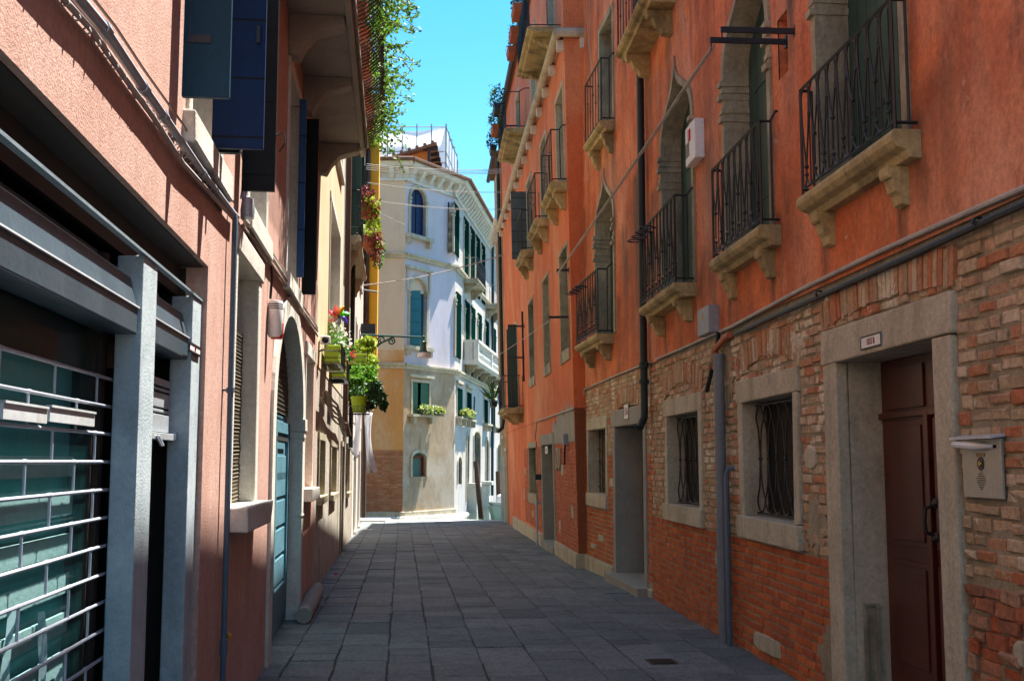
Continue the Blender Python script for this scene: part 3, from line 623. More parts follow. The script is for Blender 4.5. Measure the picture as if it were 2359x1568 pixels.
# --- gothic balcony windows with closed shutters
for i, (a, b, z0, sp, ap) in enumerate(goth):
    m = MB(); stone_arch(m, a, b, z0, sp, ap, 'ogee', wg, .035, .30, 12, 1.2)
    for x0, x1 in ((a - wg, a), (b, b + wg)):
        for k, (dz, pr) in enumerate(((.0, .05), (-.07, .035), (-.14, .055), (-.27, .03), (-.36, .05))):
            m.box(x0 - .012, x1 + .012, -.28, .02 + pr, sp + dz - .05, sp + dz, .004)
    f = part('gothic_window', m, STONEG, hA, A1)
    m = MB(); cv = arch_curve(a + .002, b - .002, sp, ap, 'ogee'); poly = [(a, z0)] + cv + [(b, z0)]
    m.prism(poly, -.30, -.22, 'o'); mid = (a + b) / 2
    for c in (a + .28 * (b - a), a + .72 * (b - a)):
        for z in (z0 + .5, z0 + 1.6): m.box(c - .2, c + .2, -.22, -.212, z, z + .03)
    m.box(mid - .012, mid + .012, -.22, -.205, z0, sp); part('shutter', m, GREENS, f, A1)
# --- balconies of the first floor
def bal(fr, house, pl, pr, zz, o=None, **k):
    s0, s1 = sorted((fr.hit(*pl)[0], fr.hit(*pr)[0])); return balcony(house, fr, s0, s1, zz, o, **k)
def sl_o(fr, near_contact, front_corner):                 # depth of a slab from its near wall contact and its near front corner
    s = fr.hit(*near_contact)[0]; return s, fr.side(s, *front_corner)[0]
for nc, fc, ff, hh, kw in (((2125, 291), (2053, 287), (1834, 455), .98, dict(smat=STONEY, t=.17)), ((1803, 517), (1747, 515), (1633, 596), .98, dict(smat=STONEY, t=.17)),
                       ((1608, 652), (1550, 647), (1471, 700), .98, dict(smat=STONEY, rings=4))):
    s, o = sl_o(A1, nc, fc); far = A1.hit(*ff, out=o)[0]; print('balcony', s, far, o)
    rh = A1.side(s, *{2125: (2000, 0), 1803: (1728, 288), 1608: (1539, 469)}[nc[0]])
    balcony(hA, A1, s, far, zb, o, h={2125: .80, 1803: .88, 1608: .97}[nc[0]], pitch=.19, **kw)
# --- second floor balcony at the top edge of the view
s0 = u1s[0] - .15; s1 = u1s[1] + .12
balcony(hA, A1, s0, s1, zu1, .42, style='bar', smat=STONEY, kink=True, bd=.3)
m = MB(); a, b = u1s[0] + .1, u1s[1] - .1; stone_frame(m, a, b, zu1, zu1 + 2.3, .12, .03, .25); f = part('balcony_window', m, STONEG, hA, A1)
m = MB(); m.box(a, b, -.27, -.2, zu1, zu1 + 2.3); part('shutter', m, GREENS, f, A1)
# --- far stretch
print('A2 len', a2)
ad = A2.rect((1418, 986), (1483, 968)); adz = (A2.hit(1418, 986)[1] + A2.hit(1477, 971)[1]) / 2; ad = (ad[0], ad[1], A2.g(1.5) + .12, adz)
aw = A2.rect((1357, 991), (1397, 1139)); zb4 = A2.hit(1417, 768)[1]
g4 = (A2.hit(1417, 600)[0], A2.hit(1376, 600)[0]); sp4 = A2.hit(1372, 549)[1]; ap4 = A2.hit(1394, 404)[1]
u2 = (A2.hit(1413, 150)[0], A2.hit(1384, 150)[0]); zu2 = A2.hit(1419, 278)[1]; zt2 = A2.hit(1382, 82)[1]
print('adoor', ad, 'awin', aw, 'zb4', zb4, 'g4', g4, sp4, ap4, 'u2', u2, zu2, zt2)
m = MB(); facade(m, 0, a2, zc, EA, [(g4[0] - .06, g4[1] + .06, zb4, ap4 + .1, sp4, 'ogee'), (u2[0] - .05, u2[1] + .05, zu2, zt2 + .05)], out=.012)
shell(m, 0, a2, -1, EA, 8.0)
part('plaster_wall', m, drips(TERRA, 'terracotta_plaster_far_runs', [(.55, 5.6, 3.0, .75, .85), (1.4, 5.0, 2.3, .5, .7), (g4[0] - .3, zb4 + .5, 1.3, .3, .8), (u2[0], zu2 - .2, 1.5, .3, .7), (u2[1], zu2 - .2, 1.2, .25, .6), (a2 - .25, 6.0, 3.0, .3, .6)], (.085, .05, .032)), hA, A2)
W2_ = [(ad[0] - .16, ad[1] + .18, -2, ad[3] + .3), (aw[0] - .12, aw[1] + .12, aw[2] - .24, aw[3] + .19)]
m = MB(); facade(m, 0, a2, -.8, zc + .02, [(h[0] + .02, h[1] - .02, h[2] + (.02 if h[2] > -1 else 0), h[3] - .02) for h in W2_], out=-.006); part('mortar_wall', m, MORTAR, hA, A2)
zn2 = 1.75
m = MB(); bricks(m, 0, a2, zn2, zc - .02, W2_, jit=.005, jt=.015); h = W2_[0]; c = (h[0] + h[1]) / 2; brick_arch(m, c, h[3] - 2.2, 2.24, 2.45, 66, 114, 26); part('old_brickwork', m, OLDBR, hA, A2)
for p_, q_ in ((0, W2_[0][0]), (W2_[0][1], a2)): m = MB(); bricks(m, p_, q_, A2.g(a2 / 2) + .22, zn2 - .012, W2_, jit=.0025, bh=.056, jt=.017); part('new_brickwork', m, NEWBR, hA, A2)
m = MB(); m.box(.02, W2_[0][0] - .0, -.04, .03, -.7, A2.g(0) + .10, .006); part('plinth', m, STONE, hA, A2, bevel=.01)
for (x0, y0, x1, y1) in ((1362, 1250, 1373, 1264), (1380, 1230, 1391, 1247), (1406, 1101, 1414, 1120)):
    r = A2.rect((x0, y0), (x1, y1)); m = MB(); m.box(r[0], r[1], -.02, .012, r[2], r[3]); part('stone_block', m, STONE, hA, A2)
m = MB(); m.box(W2_[0][1] + .02, a2 + .02, -.04, .045, -.7, A2.g(a2 / 2) + .2, .006)
part('plinth', m, STONE, hA, A2, bevel=.01)
m = MB(); zg = ad[2]; dp = .42
m.box(ad[1], ad[1] + .15, -dp, .02, zg - .3, ad[3], .006); m.box(ad[0] - .15, ad[0], -dp, .02, zg - .3, ad[3], .006)
m.box(ad[0] - .2, ad[1] + .22, -dp, .022, ad[3] + .001, ad[3] + .25, .006); m.box(ad[0] - .2, ad[1] + .2, -dp, .16, zg - .5, zg, .008)
f = part('door_frame', m, CEMENT, hA, A2, bevel=.012)
m = MB(); m.box(ad[0], ad[1], -dp - .05, -dp + .02, zg, ad[3]); d = part('door', m, mat('grey_green_door', (.12, .13, .105), (.09, .10, .08), bump=.2, planks=.2), hA, A2)
m = MB(); m.box(ad[0] + .1, ad[0] + .12, -dp + .02, -dp + .07, zg + .95, zg + 1.1); part('handle', m, IRON, d, A2)
m = MB(); a, b, z0, z1 = aw; stone_frame(m, a, b, z0, z1, .11, .018, .28, .2, .22, .03, .02, .008); f = part('window', m, STONE, hA, A2, bevel=.01)
m = MB(); m.box(a, b, -.32, -.29, z0, z1); part('pane', m, DARK, f, A2)
g = MB()
for k in range(6): x = a + (b - a) * (k + .5) / 6; g.tube([(x, -.16, z0), (x, -.16, z1)], .010, 5)
for k in range(5): z = z0 + (z1 - z0) * (k + .5) / 5; g.box(a, b, -.168, -.152, z - .012, z + .012)
part('grille', g, RUST, f, A2)
a, b = g4; m = MB(); stone_arch(m, a, b, zb4, sp4, ap4, 'ogee', wg, .035, .30, 12, 1.2)
for x0, x1 in ((a - wg, a), (b, b + wg)):
    for dz, pr in ((.0, .05), (-.07, .035), (-.14, .055), (-.27, .03), (-.36, .05)): m.box(x0 - .012, x1 + .012, -.28, .02 + pr, sp4 + dz - .05, sp4 + dz, .004)
f = part('gothic_window', m, STONEG, hA, A2); m = MB(); m.prism([(a, zb4)] + arch_curve(a, b, sp4, ap4, 'ogee') + [(b, zb4)], -.30, -.22, 'o'); part('shutter', m, GREENS, f, A2)
s, o = sl_o(A2, (1417, 768), (1372.8, 766.6)); far = A2.hit(1323, 797.5, out=o)[0]; print('bal4', s, far, o)
balcony(hA, A2, s, min(far, a2 + .2), zb4, o, h=1.0, pitch=.2, smat=STONEY, rings=4)
s, o = sl_o(A2, (1419, 278), (1380.8, 276)); far = A2.hit(1342.6, 349.7, out=o)[0]; print('balu2', s, far, o)
balcony(hA, A2, s, far, zu2, o, h=1.0, style='bar', smat=STONEY, bd=.3)
m = MB(); a, b = u2; stone_frame(m, a, b, zu2, zt2, .1, .025, .28); f = part('balcony_window', m, STONEG, hA, A2)
m = MB(); m.box(a, b, -.3, -.2, zu2, zt2); part('shutter', m, GREENS, f, A2)
roof(hA, A1, -1, a1, EA, 9); roof(hA, A2, -.2, a2 - .1, EA + .12, 8)
# --- pipes and conduits on the house
s_ = A1.hit(1497, 700)[0] if A1.hit(1497, 700)[0] < a1 else a1 - .02
s_ = a1 - .02; zt = A1.hit(1490, 142)[1]; ze = A1.hit(1500, 940)[1]
m = MB(); m.tube([(s_, .09, EA), (s_, .09, ze), (s_ - .03, .10, ze - .12), (s_ - .10, .17, ze - .26)], .05, 10)
m.lathe((s_, .09, zc - .02), [(.05, -.03), (.068, -.03), (.068, .0), (.06, .02), (.068, .04), (.05, .05)], 10); m.lathe((s_, .09, ze + .32), [(.05, 0), (.066, 0), (.066, .06), (.05, .07)], 10)
part('downpipe', m, BLACKP, hA, A1, smooth=True, label='black downpipe ending in an elbow above the paving')
m = MB(); s_, zt = A1.hit(1673, 822); m.tube([(s_, .075, zt), (s_, .075, A1.g(s_) - .02)], .052, 10)
for z in (zt - .0, zt - .72, zt - 1.9): m.lathe((s_, .075, z), [(.052, -.03), (.058, -.03), (.058, .03), (.052, .03)], 10)
part('drainpipe', m, GREYPVC, hA, A1, smooth=True, label='grey plastic drainpipe between the barred windows')
m = MB(); s2, z2 = A1.hit(1690, 1090); m.tube([(s2 - .03, -.02, z2 + .05), (s2 - .01, .05, z2 + .05), (s2, .07, z2), (s2, .07, A1.g(s2) - .02)], .024, 8)
part('drainpipe', m, BLUEPVC, hA, A1, smooth=True, label='thin blue grey pipe beside the drainpipe')
def line(fr, pts, o): return [(*(lambda h: (h[0], o, h[1]))(fr.hit(*p, out=o)),) for p in pts]
m = MB(); P = line(A1, [(2420, 403), (2359, 433), (2250, 480), (2033, 576), (1850, 664), (1684, 753), (1634, 774)], .03); m.tube(P, .017, 8)
for i in range(12):
    q = Vector(P[0]).lerp(Vector(P[-1]), (i + .5) / 12)
m.tube(line(A1, [(1634, 774), (1570, 803), (1512, 827)], .03), .014, 8)
part('conduit', m, CABLE, hA, A1, smooth=True, label='pale conduit along the foot of the plaster')
m = MB(); m.tube(line(A2, [(1500, 832), (1420, 864), (1346, 896), (1343, 936)], .03), .014, 8); part('conduit', m, CABLE, hA, A2, smooth=True)
m = MB(); m.tube(line(A1, [(2420, 440), (2359, 470), (2265, 512), (2106, 585), (1897, 678), (1783, 728), (1693, 769)], .035), .022, 8)
for q in (A1.hit(2268, 512), A1.hit(1898, 678)): m.lathe((q[0], .035, q[1]), [(.022, -.01), (.033, -.01), (.033, .012), (.022, .012)], 8, (1, 0, .0))
part('conduit', m, CABLEB, hA, A1, smooth=True, label='black conduit below the pale one')
m = MB(); q0 = A1.hit(1690, 770); q1 = A1.hit(1662, 800); m.tube([(q0[0], .035, q0[1]), (q0[0] + .12, .04, q0[1] - .01), (q1[0], .06, q1[1] - .02), (q1[0], .07, q1[1] - .22)], .034, 8)
for k in range(9): m.lathe((q1[0], .07, q1[1] - .20 + k * .02), [(.034, -.004), (.039, 0), (.034, .004)], 8)
part('flexible_pipe', m, mat('orange_flexible_pipe', (.55, .17, .08), rough=.5, bump=.05), hA, A1, smooth=True)
m = MB(); m.tube(line(A1, [(1655, 764), (1652, 800), (1640, 850), (1628, 900)], .045), .024, 8); part('conduit', m, CABLEB, hA, A1, smooth=True, label='short black conduit dropping from the junction box')
m = MB(); r = A1.rect((1632, 716), (1660, 765)); bx = r
m.box(r[0], r[1], .0, .12, r[2], r[3]); jb = part('junction_box', m, mat('pale_grey_plastic', (.30, .33, .37), rough=.5, bump=.05), hA, A1, bevel=.008)
m = MB(); m.prism([((r[0] + r[1]) / 2 - .03, (r[2] + r[3]) / 2 + .02), ((r[0] + r[1]) / 2 + .03, (r[2] + r[3]) / 2 + .02), ((r[0] + r[1]) / 2, (r[2] + r[3]) / 2 + .08)], .12, .124, 'o'); part('warning_mark', m, mat('yellow_mark', (.7, .42, .02), bump=0), jb, A1)
# --- things fixed to the house
r = A1.rect((1603, 300), (1627, 362)); m = MB(); m.box(r[0], r[1], .012, .12, r[2], r[3]); t = thing('alarm_box', 'white alarm box with red light between two gothic windows', 'alarm', A1, (r[0], 0, r[2]))
part('case', m, WHITEP, t, bevel=.01)
m = MB(); c = (r[0] + r[1]) / 2; m.box(c - .03, c + .05, .12, .135, (r[2] + r[3]) / 2 + .03, r[3] - .06); part('light', m, REDP, t, bevel=.01)
m = MB(); 
for k in range(8): z = r[2] + .09 + k * .02; m.box(c + .03, r[1] - .02, .12, .123, z, z + .009)
part('vent', m, DARK, t)
def plate(fr, pa, pb, o, txt, label, size, col, sx=1.0, frame=True):
    r = fr.rect(pa, pb); c, z = (r[0] + r[1]) / 2, (r[2] + r[3]) / 2; ww, hh = (r[1] - r[0]) / 2, (r[3] - r[2]) / 2
    t = thing('house_number_plate', label, 'number plate', fr, (c, o, z)); m = MB(); m.box(c - ww, c + ww, o, o + .008, z - hh, z + hh); part('plate', m, WHITEP, t)
    if frame:
        m = MB(); e = .010
        for q in ((c - ww, c + ww, z - hh, z - hh + e), (c - ww, c + ww, z + hh - e, z + hh)): m.box(q[0], q[1], o, o + .0105, q[2], q[3])
        for q in ((c - ww, c - ww + e), (c + ww - e, c + ww)): m.box(q[0], q[1], o, o + .0105, z - hh + e + .001, z + hh - e - .001)
        part('border', m, plain('black_enamel', (.02, .015, .02)), t)
    part('numerals', wall_text(txt, hh * 1.35, c, o + .009, z - hh * .02, sx=sx), col, t)
REDT = plain('dark_red_enamel', (.32, .015, .012))
plate(A1, (1997, 777), (2046, 795), .036, '1515 B', 'white number plate reading 1515 B above the dark red door', .1, REDT, .8)
plate(A2, (1442, 931), (1453, 965), .024, '1516', 'small worn number plate on the lintel of the grey recessed door', .1, REDT, .7)
r = A1.rect((2222, 1012), (2318, 1150)); m = MB(); m.box(r[0], r[1], .0, .018, r[2], r[3]); t = thing('mailbox', 'brushed metal mailbox and intercom panel beside the dark red door', 'mailbox', A1, (r[0], 0, r[2]))
STEEL = mat('brushed_cream_metal', (.42, .38, .31), (.38, .34, .28), rough=.38, metal=.3, bump=.05)
part('case', m, STEEL, t, bevel=.004); H = r[3] - r[2]; c = (r[0] + r[1]) / 2
m = MB(); m.prism([(.0, r[3] + .022), (.0, r[3] + .008), (.075, r[3] - .002), (.075, r[3] + .01)], r[0] - .02, r[1] + .02); part('lid', m, mat('white_metal_lid', (.62, .64, .66), rough=.35, bump=.03), t)
m = MB(); m.box(r[0] + .04, r[1] - .03, .018, .021, r[3] - H * .16, r[3] - H * .11); part('slot', m, DARK, t)
m = MB(); m.tube([(r[1] - .03, .075, r[3] - H * .09), (c + .02, .05, r[3] - H * .12), (r[0] + .07, .02, r[3] - H * .135)], [.016, .022, .01], 8); part('name_plate', MB().box(c - .045, c + .045, .018, .021, r[3] - H * .30, r[3] - H * .24), mat('brass_plate', (.22, .12, .03), rough=.35, metal=.6, bump=.02), t)
solo('folded_paper', m, WHITEP, 'rolled paper sticking out of the mailbox slot', 'paper', A1, (c, .03, r[3] - H * .13), smooth=True)
m = MB(); m.lathe((c, .017, r[3] - H * .42), [(.0, .006), (.034, .006), (.036, .0)], 16, (0, 1, 0)); bl = part('doorbell', m, plain('dark_bronze', (.06, .04, .03), .4, .6), t, smooth=True)
m = MB(); m.lathe((c, .022, r[3] - H * .42), [(.0, .008), (.014, .006), (.016, .0)], 12, (0, 1, 0)); part('button', m, plain('brass', (.42, .25, .06), .3, .8), bl, smooth=True)
m = MB()
for i in range(-4, 5):
    for j in range(-4, 5):
        if i * i + j * j < 18: m.lathe((c + i * .011 + (j % 2) * .005, .018, r[3] - H * .70 + j * .011), [(.0, .0015), (.0035, .0012)], 6, (0, 1, 0))
part('speaker_grille', m, DARK, t)
# --- iron arms with their washing line
def arm(fr, pw, pe, label, house=None, th=.022):
    s, z = fr.hit(*pw); o = fr.side(s, *pe)[0]; m = MB(); m.box(s - th / 2, s + th / 2, -.02, o, z - th, z + th); m.box(s - .03, s + .03, -.01, .012, z - .05, z + .05)
    m.tube([(s, o - .01, z - th), (s, o - .01, z - .06), (s + .02, o - .01, z - .075)], .006, 5)
    part('iron_arm', m, IRON, house or hA, fr, label=label); return fr.M @ Vector((s, o - .01, z - .06))
p1 = arm(A1, (1833, 73), (1660, 54), 'upper of two iron arms sticking out beside the big gothic window')
p2 = arm(A1, (1812, 97), (1636, 111), 'lower of two iron arms beside the big gothic window, holding the slanting line')

m = MB(); m.tube(line(A2, [(1352, 2), (1353, 50), (1356, 100), (1362, 140), (1365, 175)], .012), .006, 5); part('cable', m, CABLE, hA, A2)
m = MB(); m.tube(line(A2, [(1359, 371), (1358, 395), (1355, 412), (1346, 416)], .012), .006, 5); part('cable', m, CABLE, hA, A2)
m = MB(); m.tube(line(A1, [(1583, 0), (1580, 14), (1572, 20), (1573, 34), (1578, 60), (1580, 85)], .015), .006, 5); part('cable', m, CABLE, hA, A1)
# ================================================================== RIGHT ROW: the salmon house and the house at the quay
hB = thing('salmon_house', 'tall salmon orange house with projecting stone cornice, iron balconies and brick ground floor', 'house', B, (0, 0, 0))
sE = B.sY(36.3); EB = 12.05
cz = B.hit(1323, 939)[1]
zcor = B.hit(1294, 96)[1]; print('B plaster foot', cz, 'cornice', zcor, B.hit(1190, 376)[1], 'sE', sE)
holes = []; wins = []
def rwin(pa, pb, kind): r = B.rect(pa, pb); wins.append((r, kind)); holes.append((r[0] - .04, r[1] + .04, r[2] - .04, r[3] + .04)); print(kind, [round(x, 2) for x in r]); return r
low = [((1307, 574), (1289, 822)), ((1264, 632), (1248, 853)), ((1228, 678), (1215.6, 873))]
zt_l = sum(B.hit(*a)[1] for a, b in low) / 3; zb_l = sum(B.hit(*b)[1] for a, b in low) / 3
for a, b in low:
    s0, s1 = sorted((B.hit(*a)[0], B.hit(*b)[0])); s1 = min(s1, s0 + 1.25); wins.append(((s0, s1, zb_l, zt_l), 'low')); holes.append((s0 - .04, s1 + .04, zb_l - .04, zt_l + .04))
bals = []
for nc, fc, ff in (((1307, 428), (1268.3, 430.4), (1238.7, 489.6)), ((1265, 506), (1229.7, 501), (1206.6, 553.9)), ((1229, 563), (1198.8, 556.4), (1178.3, 605))):
    s = B.hit(*nc)[0]; o = B.side(s, *fc)[0]; far = B.hit(*ff, out=o)[0]; z = B.hit(*nc)[1]; bals.append((s, far, o, z)); print('B balcony', s, far, o, z)
zbb = sum(b[3] for b in bals) / 3; ztw = B.hit(1300, 188)[1]; print('tall windows', zbb, ztw)
sb = [(bals[0][0], bals[0][1]), (bals[1][0], bals[1][1]), (bals[2][0], bals[2][1])]
ob = sum(b[2] for b in bals) / 3
for s0, s1 in sb:
    a, b = s0 + .22, min(s1 - .22, s0 + 1.35); wins.append(((a, b, zbb, ztw), 'tall')); holes.append((a - .04, b + .04, zbb, ztw + .04))
sg = B.hit(1192, 800)[0]; wins.append(((sg, sg + 1.1, zb_l - .55, zt_l), 'green')); holes.append((sg - .04, sg + 1.14, zb_l - .55, zt_l + .04))
for k in range(3):
    s = (1.2, 5.0, 9.4)[k]; wins.append(((s, s + 1.05, zcor + .35, zcor + 2.2), 'attic')); holes.append((s - .04, s + 1.09, zcor + .35, zcor + 2.24))
m = MB(); facade(m, 0, sE, cz, EB + .3, holes, depth=.30); shell(m, 0, sE, -1.2, EB + .3, 8.5); part('plaster_wall', m, TERRA if False else TERRA2, hB, B)
gw_ = B.rect((1218.5, 1032), (1237.6, 1139)); gd = B.rect((1249, 1026), (1274, 1018)); gd = (gd[0], gd[1], B.g(5) + .15, B.hit(1249, 1026)[1]); print('ground window', gw_, 'door', gd)
sl0 = B.hit(1206, 1000)[0]
WB_ = [(gw_[0] - .12, gw_[1] + .12, gw_[2] - .25, gw_[3] + .16), (gd[0] - .16, gd[1] + .16, -2, gd[3] + .25)]
zcm = B.hit(1329, 1015)[1]; scm = B.hit(1272, 980)[0]
m = MB(); facade(m, 0, sE, -1.2, cz, [(h[0] + .02, h[1] - .02, h[2] + (.02 if h[2] > -1 else 0), h[3] - .02) for h in WB_], out=-.012); part('ground_wall', m, TERRA2, hB, B)
m = MB(); m.add([(0, -.4, -1.2), (0, -.012, -1.2), (0, -.012, cz), (0, -.4, cz)], [(0, 1, 2, 3)]); bricks(m, .01, sl0, B.g(5) + .30, zcm - .01, WB_, jit=.002, bh=.058, jt=.013, bl=.23)
part('brickwork', m, REDBR, hB, B)
m = MB(); n = 14                                           # peeled patch of bare cement at the corner, ragged upper edge
pts = [(0.005, zcm), (scm, zcm)] + [(scm * (1 - i / n) + random.uniform(-.06, .06) * (0 < i < n), zcm + (.25 + .45 * (1 - abs(i / n - .75))) * random.uniform(.75, 1.2)) for i in range(n + 1)]
m.prism(pts, -.02, .004, 'o'); part('bare_cement_patch', m, CEMENT, hB, B)
m = MB(); m.box(-.02, WB_[1][0], -.3, .05, -1.2, B.g(2) + .26, .004); part('plinth', m, STONE, hB, B, bevel=.012); m = MB(); m.box(WB_[1][1], sl0 + 4.0, -.3, .05, -1.2, B.g(9) + .28, .004); part('plinth', m, STONE, hB, B, bevel=.012)
m = MB()
for (x, y, ww, hh) in ((1330, 0, 0, 0),): pass
for px, py, ww, hh in ((1296, 1082, .2, .2), (1320, 1178, .12, .22), (1291, 1212, .1, .22), (1228.6, 1183, .13, .16), (1209, 1138, .1, .3), (1211, 1085, .1, .2)):
    s, z = B.hit(px, py); q = MB(); q.box(s - ww, s + ww, -.01, .012, z - hh / 2, z + hh / 2, .006); part('stone_block', q, STONE, hB, B)
m = MB(); stone_frame(m, *gw_, .11, .015, .28, .14, .24, .02, .02, .006); f = part('window', m, STONEG, hB, B, bevel=.008); m = MB(); m.box(gw_[0], gw_[1], -.32, -.28, gw_[2], gw_[3]); part('pane', m, GLASSD, f, B)
m = MB(); zg = gd[2]; m.box(gd[0] - .13, gd[0], -.4, .02, zg - .4, gd[3], .005); m.box(gd[1], gd[1] + .13, -.4, .02, zg - .4, gd[3], .005); m.box(gd[0] - .17, gd[1] + .17, -.4, .024, gd[3] + .001, gd[3] + .23, .005); m.box(gd[0] - .14, gd[1] + .14, -.4, .08, zg - .6, zg)
f = part('door_frame', m, CEMENT, hB, B, bevel=.01); m = MB(); m.box(gd[0], gd[1], -.45, -.38, zg, gd[3]); d = part('door', m, mat('grey_green_door', (.1, .1, .1)), hB, B); m = MB(); m.box(gd[0] + .1, gd[0] + .13, -.38, -.33, zg + 1, zg + 1.12); part('handle', m, IRON, d, B)
for (a, b, z0, z1), kind in wins:
    if kind == 'low':
        m = MB(); stone_frame(m, a, b, z0, z1, .07, .012, .3, .08, .22, .02, -.03, .006); f = part('window', m, STONEG, hB, B, bevel=.008)
        q = MB(); q.box(a, b, -.34, -.3, z0, z1); part('pane', q, GLASSD, f, B)
    elif kind == 'tall':
        m = MB(); stone_frame(m, a, b, z0, z1, .07, .02, .3, .08); f = part('balcony_window', m, STONE, hB, B, bevel=.008); q = MB(); q.box(a, b, -.32, -.24, z0, z1); part('shutter', q, TEALS if False else GREENS, f, B)
    elif kind == 'green':
        m = MB(); stone_frame(m, a, b, z0, z1, .07, .015, .3, .08); f = part('balcony_window', m, STONE, hB, B)
        q = MB(); q.box(a, b, -.34, -.3, z0, z1); part('pane', q, GLASSD, f, B)
        for c, ex in ((a, .24), (b, .2)): q = MB(); q.box(c - .02, c + .02, .02, .02 + ex, z0 + .05, z1 - .02); part('shutter', q, GREENS, f, B)
    else:
        m = MB(); stone_frame(m, a, b, z0, z1, .07, .015, .28, .08); f = part('attic_window', m, STONE, hB, B); q = MB(); q.box(a, b, -.32, -.26, z0, z1); part('shutter', q, GREENS, f, B)
# folding shutters standing open at the far tall window, seen from their grey weathered side
for s0, s1 in sb[2:]:
    pass
s_ = B.hit(1214, 470)[0]; z0, z1 = zbb + .05, B.hit(1190, 400)[1]
m = MB(); m.box(s_, s_ + .04, .02, .40, zbb + .03, ztw - .1); part('shutter', m, GREYS, hB, B, label='weathered grey shutter standing open')
for i, (s0, s1) in enumerate(sb): balcony(hB, B, s0, min(s1, s0 + 1.8), zbb, max(ob, .3), h=.95, style='bar', smat=STONEY, kink=(i == 0), bd=.3, t=.16)
# stone roll cornice with modillions, turning the corner
m = MB(); m.tube([(-.0, -.75, zcor), (-.13, -.75, zcor)], .0, 3) if False else None
m.tube([(-.14, -.9, zcor), (-.14, .13, zcor), (sE * .25, .13, zcor), (sE * .5, .135, zcor + .01), (sE + .1, .13, zcor)], .085, 10)
m.box(0, sE, -.02, .13, zcor - .02, zcor + .06)
c = part('cornice', m, STONE, hB, B, smooth=True); m = MB()
for k in range(14):
    s = .12 + k * (sE - .3) / 13; q = MB(); q.box(s - .08, s + .08, -.01, .12, zcor - .24, zcor - .07, .006); part('modillion', q, STONEW, c, B)
q = MB(); q.box(-.13, -.005, -.42, -.28, zcor - .26, zcor - .07, .006); part('modillion', q, STONEW, c, B)
# attic balconies with planters
def trough(fr, s, o, z, Lg, label, group='planters on the right hand balconies', pm=None, fol=LEAF, n=160, hgt=.16, fl=None, rx=.1, flabel=None, w=.09, dz=.15):
    t = thing('planter', label, 'planter', fr, (s, o, z), group)
    m = MB(); m.prism([(o - w, z + dz), (o - w * .75, z), (o + w * .75, z), (o + w, z + dz), (o + w * .85, z + dz), (o - w * .85, z + dz)], s - Lg / 2, s + Lg / 2); part('trough', m, pm or TCPOT, t, bevel=.006)
    m = MB(); m.foliage([((s + Lg * (k - 1) / 3, o, z + dz + hgt * .7), (Lg / 4, rx, hgt)) for k in range(3)], n, .075, .035); part('leaves', m, fol, t)
    if fl:
        m = MB(); m.foliage([((s, o, z + dz + hgt), (Lg / 2, rx * 1.1, hgt * .9))], max(20, n // 5), .035, .03, .8); part('flowers', m, fl, t)
    return t
zat = zcor + .30
for k, (s0, s1, hh) in enumerate(((.35, 2.9, .95), (6.6, 9.4, .9))):
    b_ = balcony(hB, B, s0, s1, zat, .62, h=hh, style='bar', smat=STONEY, kink=True, t=.1, bd=.2, pitch=.12)
trough(B, 1.0, .75, zat + .45, .6, 'terracotta trough with silver blue leaves hung on the topmost balcony', fol=LEAFS, n=200, hgt=.2)
trough(B, 1.75, .75, zat + .30, .55, 'terracotta trough hung below the silver leaved one on the topmost balcony', fol=LEAF, n=70, hgt=.12)
trough(B, 2.45, .75, zat + .20, .5, 'empty looking terracotta trough at the canal end of the topmost balcony', fol=LEAF, n=40, hgt=.1)
trough(B, 7.2, .75, zat + .55, .7, 'planter with long trailing green leaves against the sky', fol=LEAF, n=420, hgt=.32, rx=.2, pm=BLKPOT)
trough(B, 8.1, .75, zat + .30, .7, 'planter of bushy mixed leaves on the attic balcony nearest the sky', fol=LEAF, n=300, hgt=.24, rx=.18)
trough(B, 9.0, .75, zat + .05, .6, 'planter with drooping dark leaves at the end of the attic balcony', fol=LEAFD, n=260, hgt=.26, rx=.18, pm=BLKPOT)
roof(hB, B, -.1, sE, EB + .3, 8.5, over=.08)
m = MB(); m.box(8.2, 8.7, -1.6, -1.1, EB + .5, EB + 2.0); part('chimney', m, TCPOT, hB, B)
# conduits, ovals, small box, green balcony with plants
m = MB(); m.tube([(0.02, .02, cz), *line(B, [(1323, 940), (1236, 970), (1233, 1013)], .02)], .016, 7); part('conduit', m, CABLE, hB, B, smooth=True)
m = MB(); m.tube([B.I @ (A2.M @ Vector((a2 - .05, .04, A2.hit(1343, 936)[1]))), (-.01, .03, cz)], .014, 6); part('conduit', m, CABLE, hB, B, smooth=True)
for dx in (-.2, .2):
    s, z = B.hit(1289, 1057); q = MB(); q.tube([(s + dx + .14 * math.cos(2 * math.pi * i / 16), .03, z + .2 * math.sin(2 * math.pi * i / 16)) for i in range(16)], .022, 6, close=True)
    part('iron_oval', q, mat('pale_painted_iron', (.45, .36, .26), rough=.6), hB, B, smooth=True)
s, z = B.hit(1308, 1012); q = MB(); q.box(s - .09, s + .09, .004, .09, z - .1, z + .1); part('meter_box', q, mat('pale_grey_plastic', (.3, .3, .3)), hB, B)
q = MB(); q.tube([(s, .05, z - .1), (s + .1, .05, z - .2), (s + .18, .05, z - .45)], .02, 6); part('conduit', q, CABLEB, hB, B)
s, z = B.hit(1246, 1098); q = MB(); q.box(s - .12, s + .12, 0, .14, z - .06, z + .06); part('doorbell_box', q, CABLEB, hB, B)
s = B.hit(1254, 1200)[0]; z = gd[2]
m = MB(); s = gd[1] + .3; o0, o1 = .10, .10; m.tube([(s, .03, z + .75), (s, .11, z + .85), (s, .13, z + .8), (s, .13, z - .45)], .022, 6); part('grab_rail', m, GALV, hB, B, smooth=True)
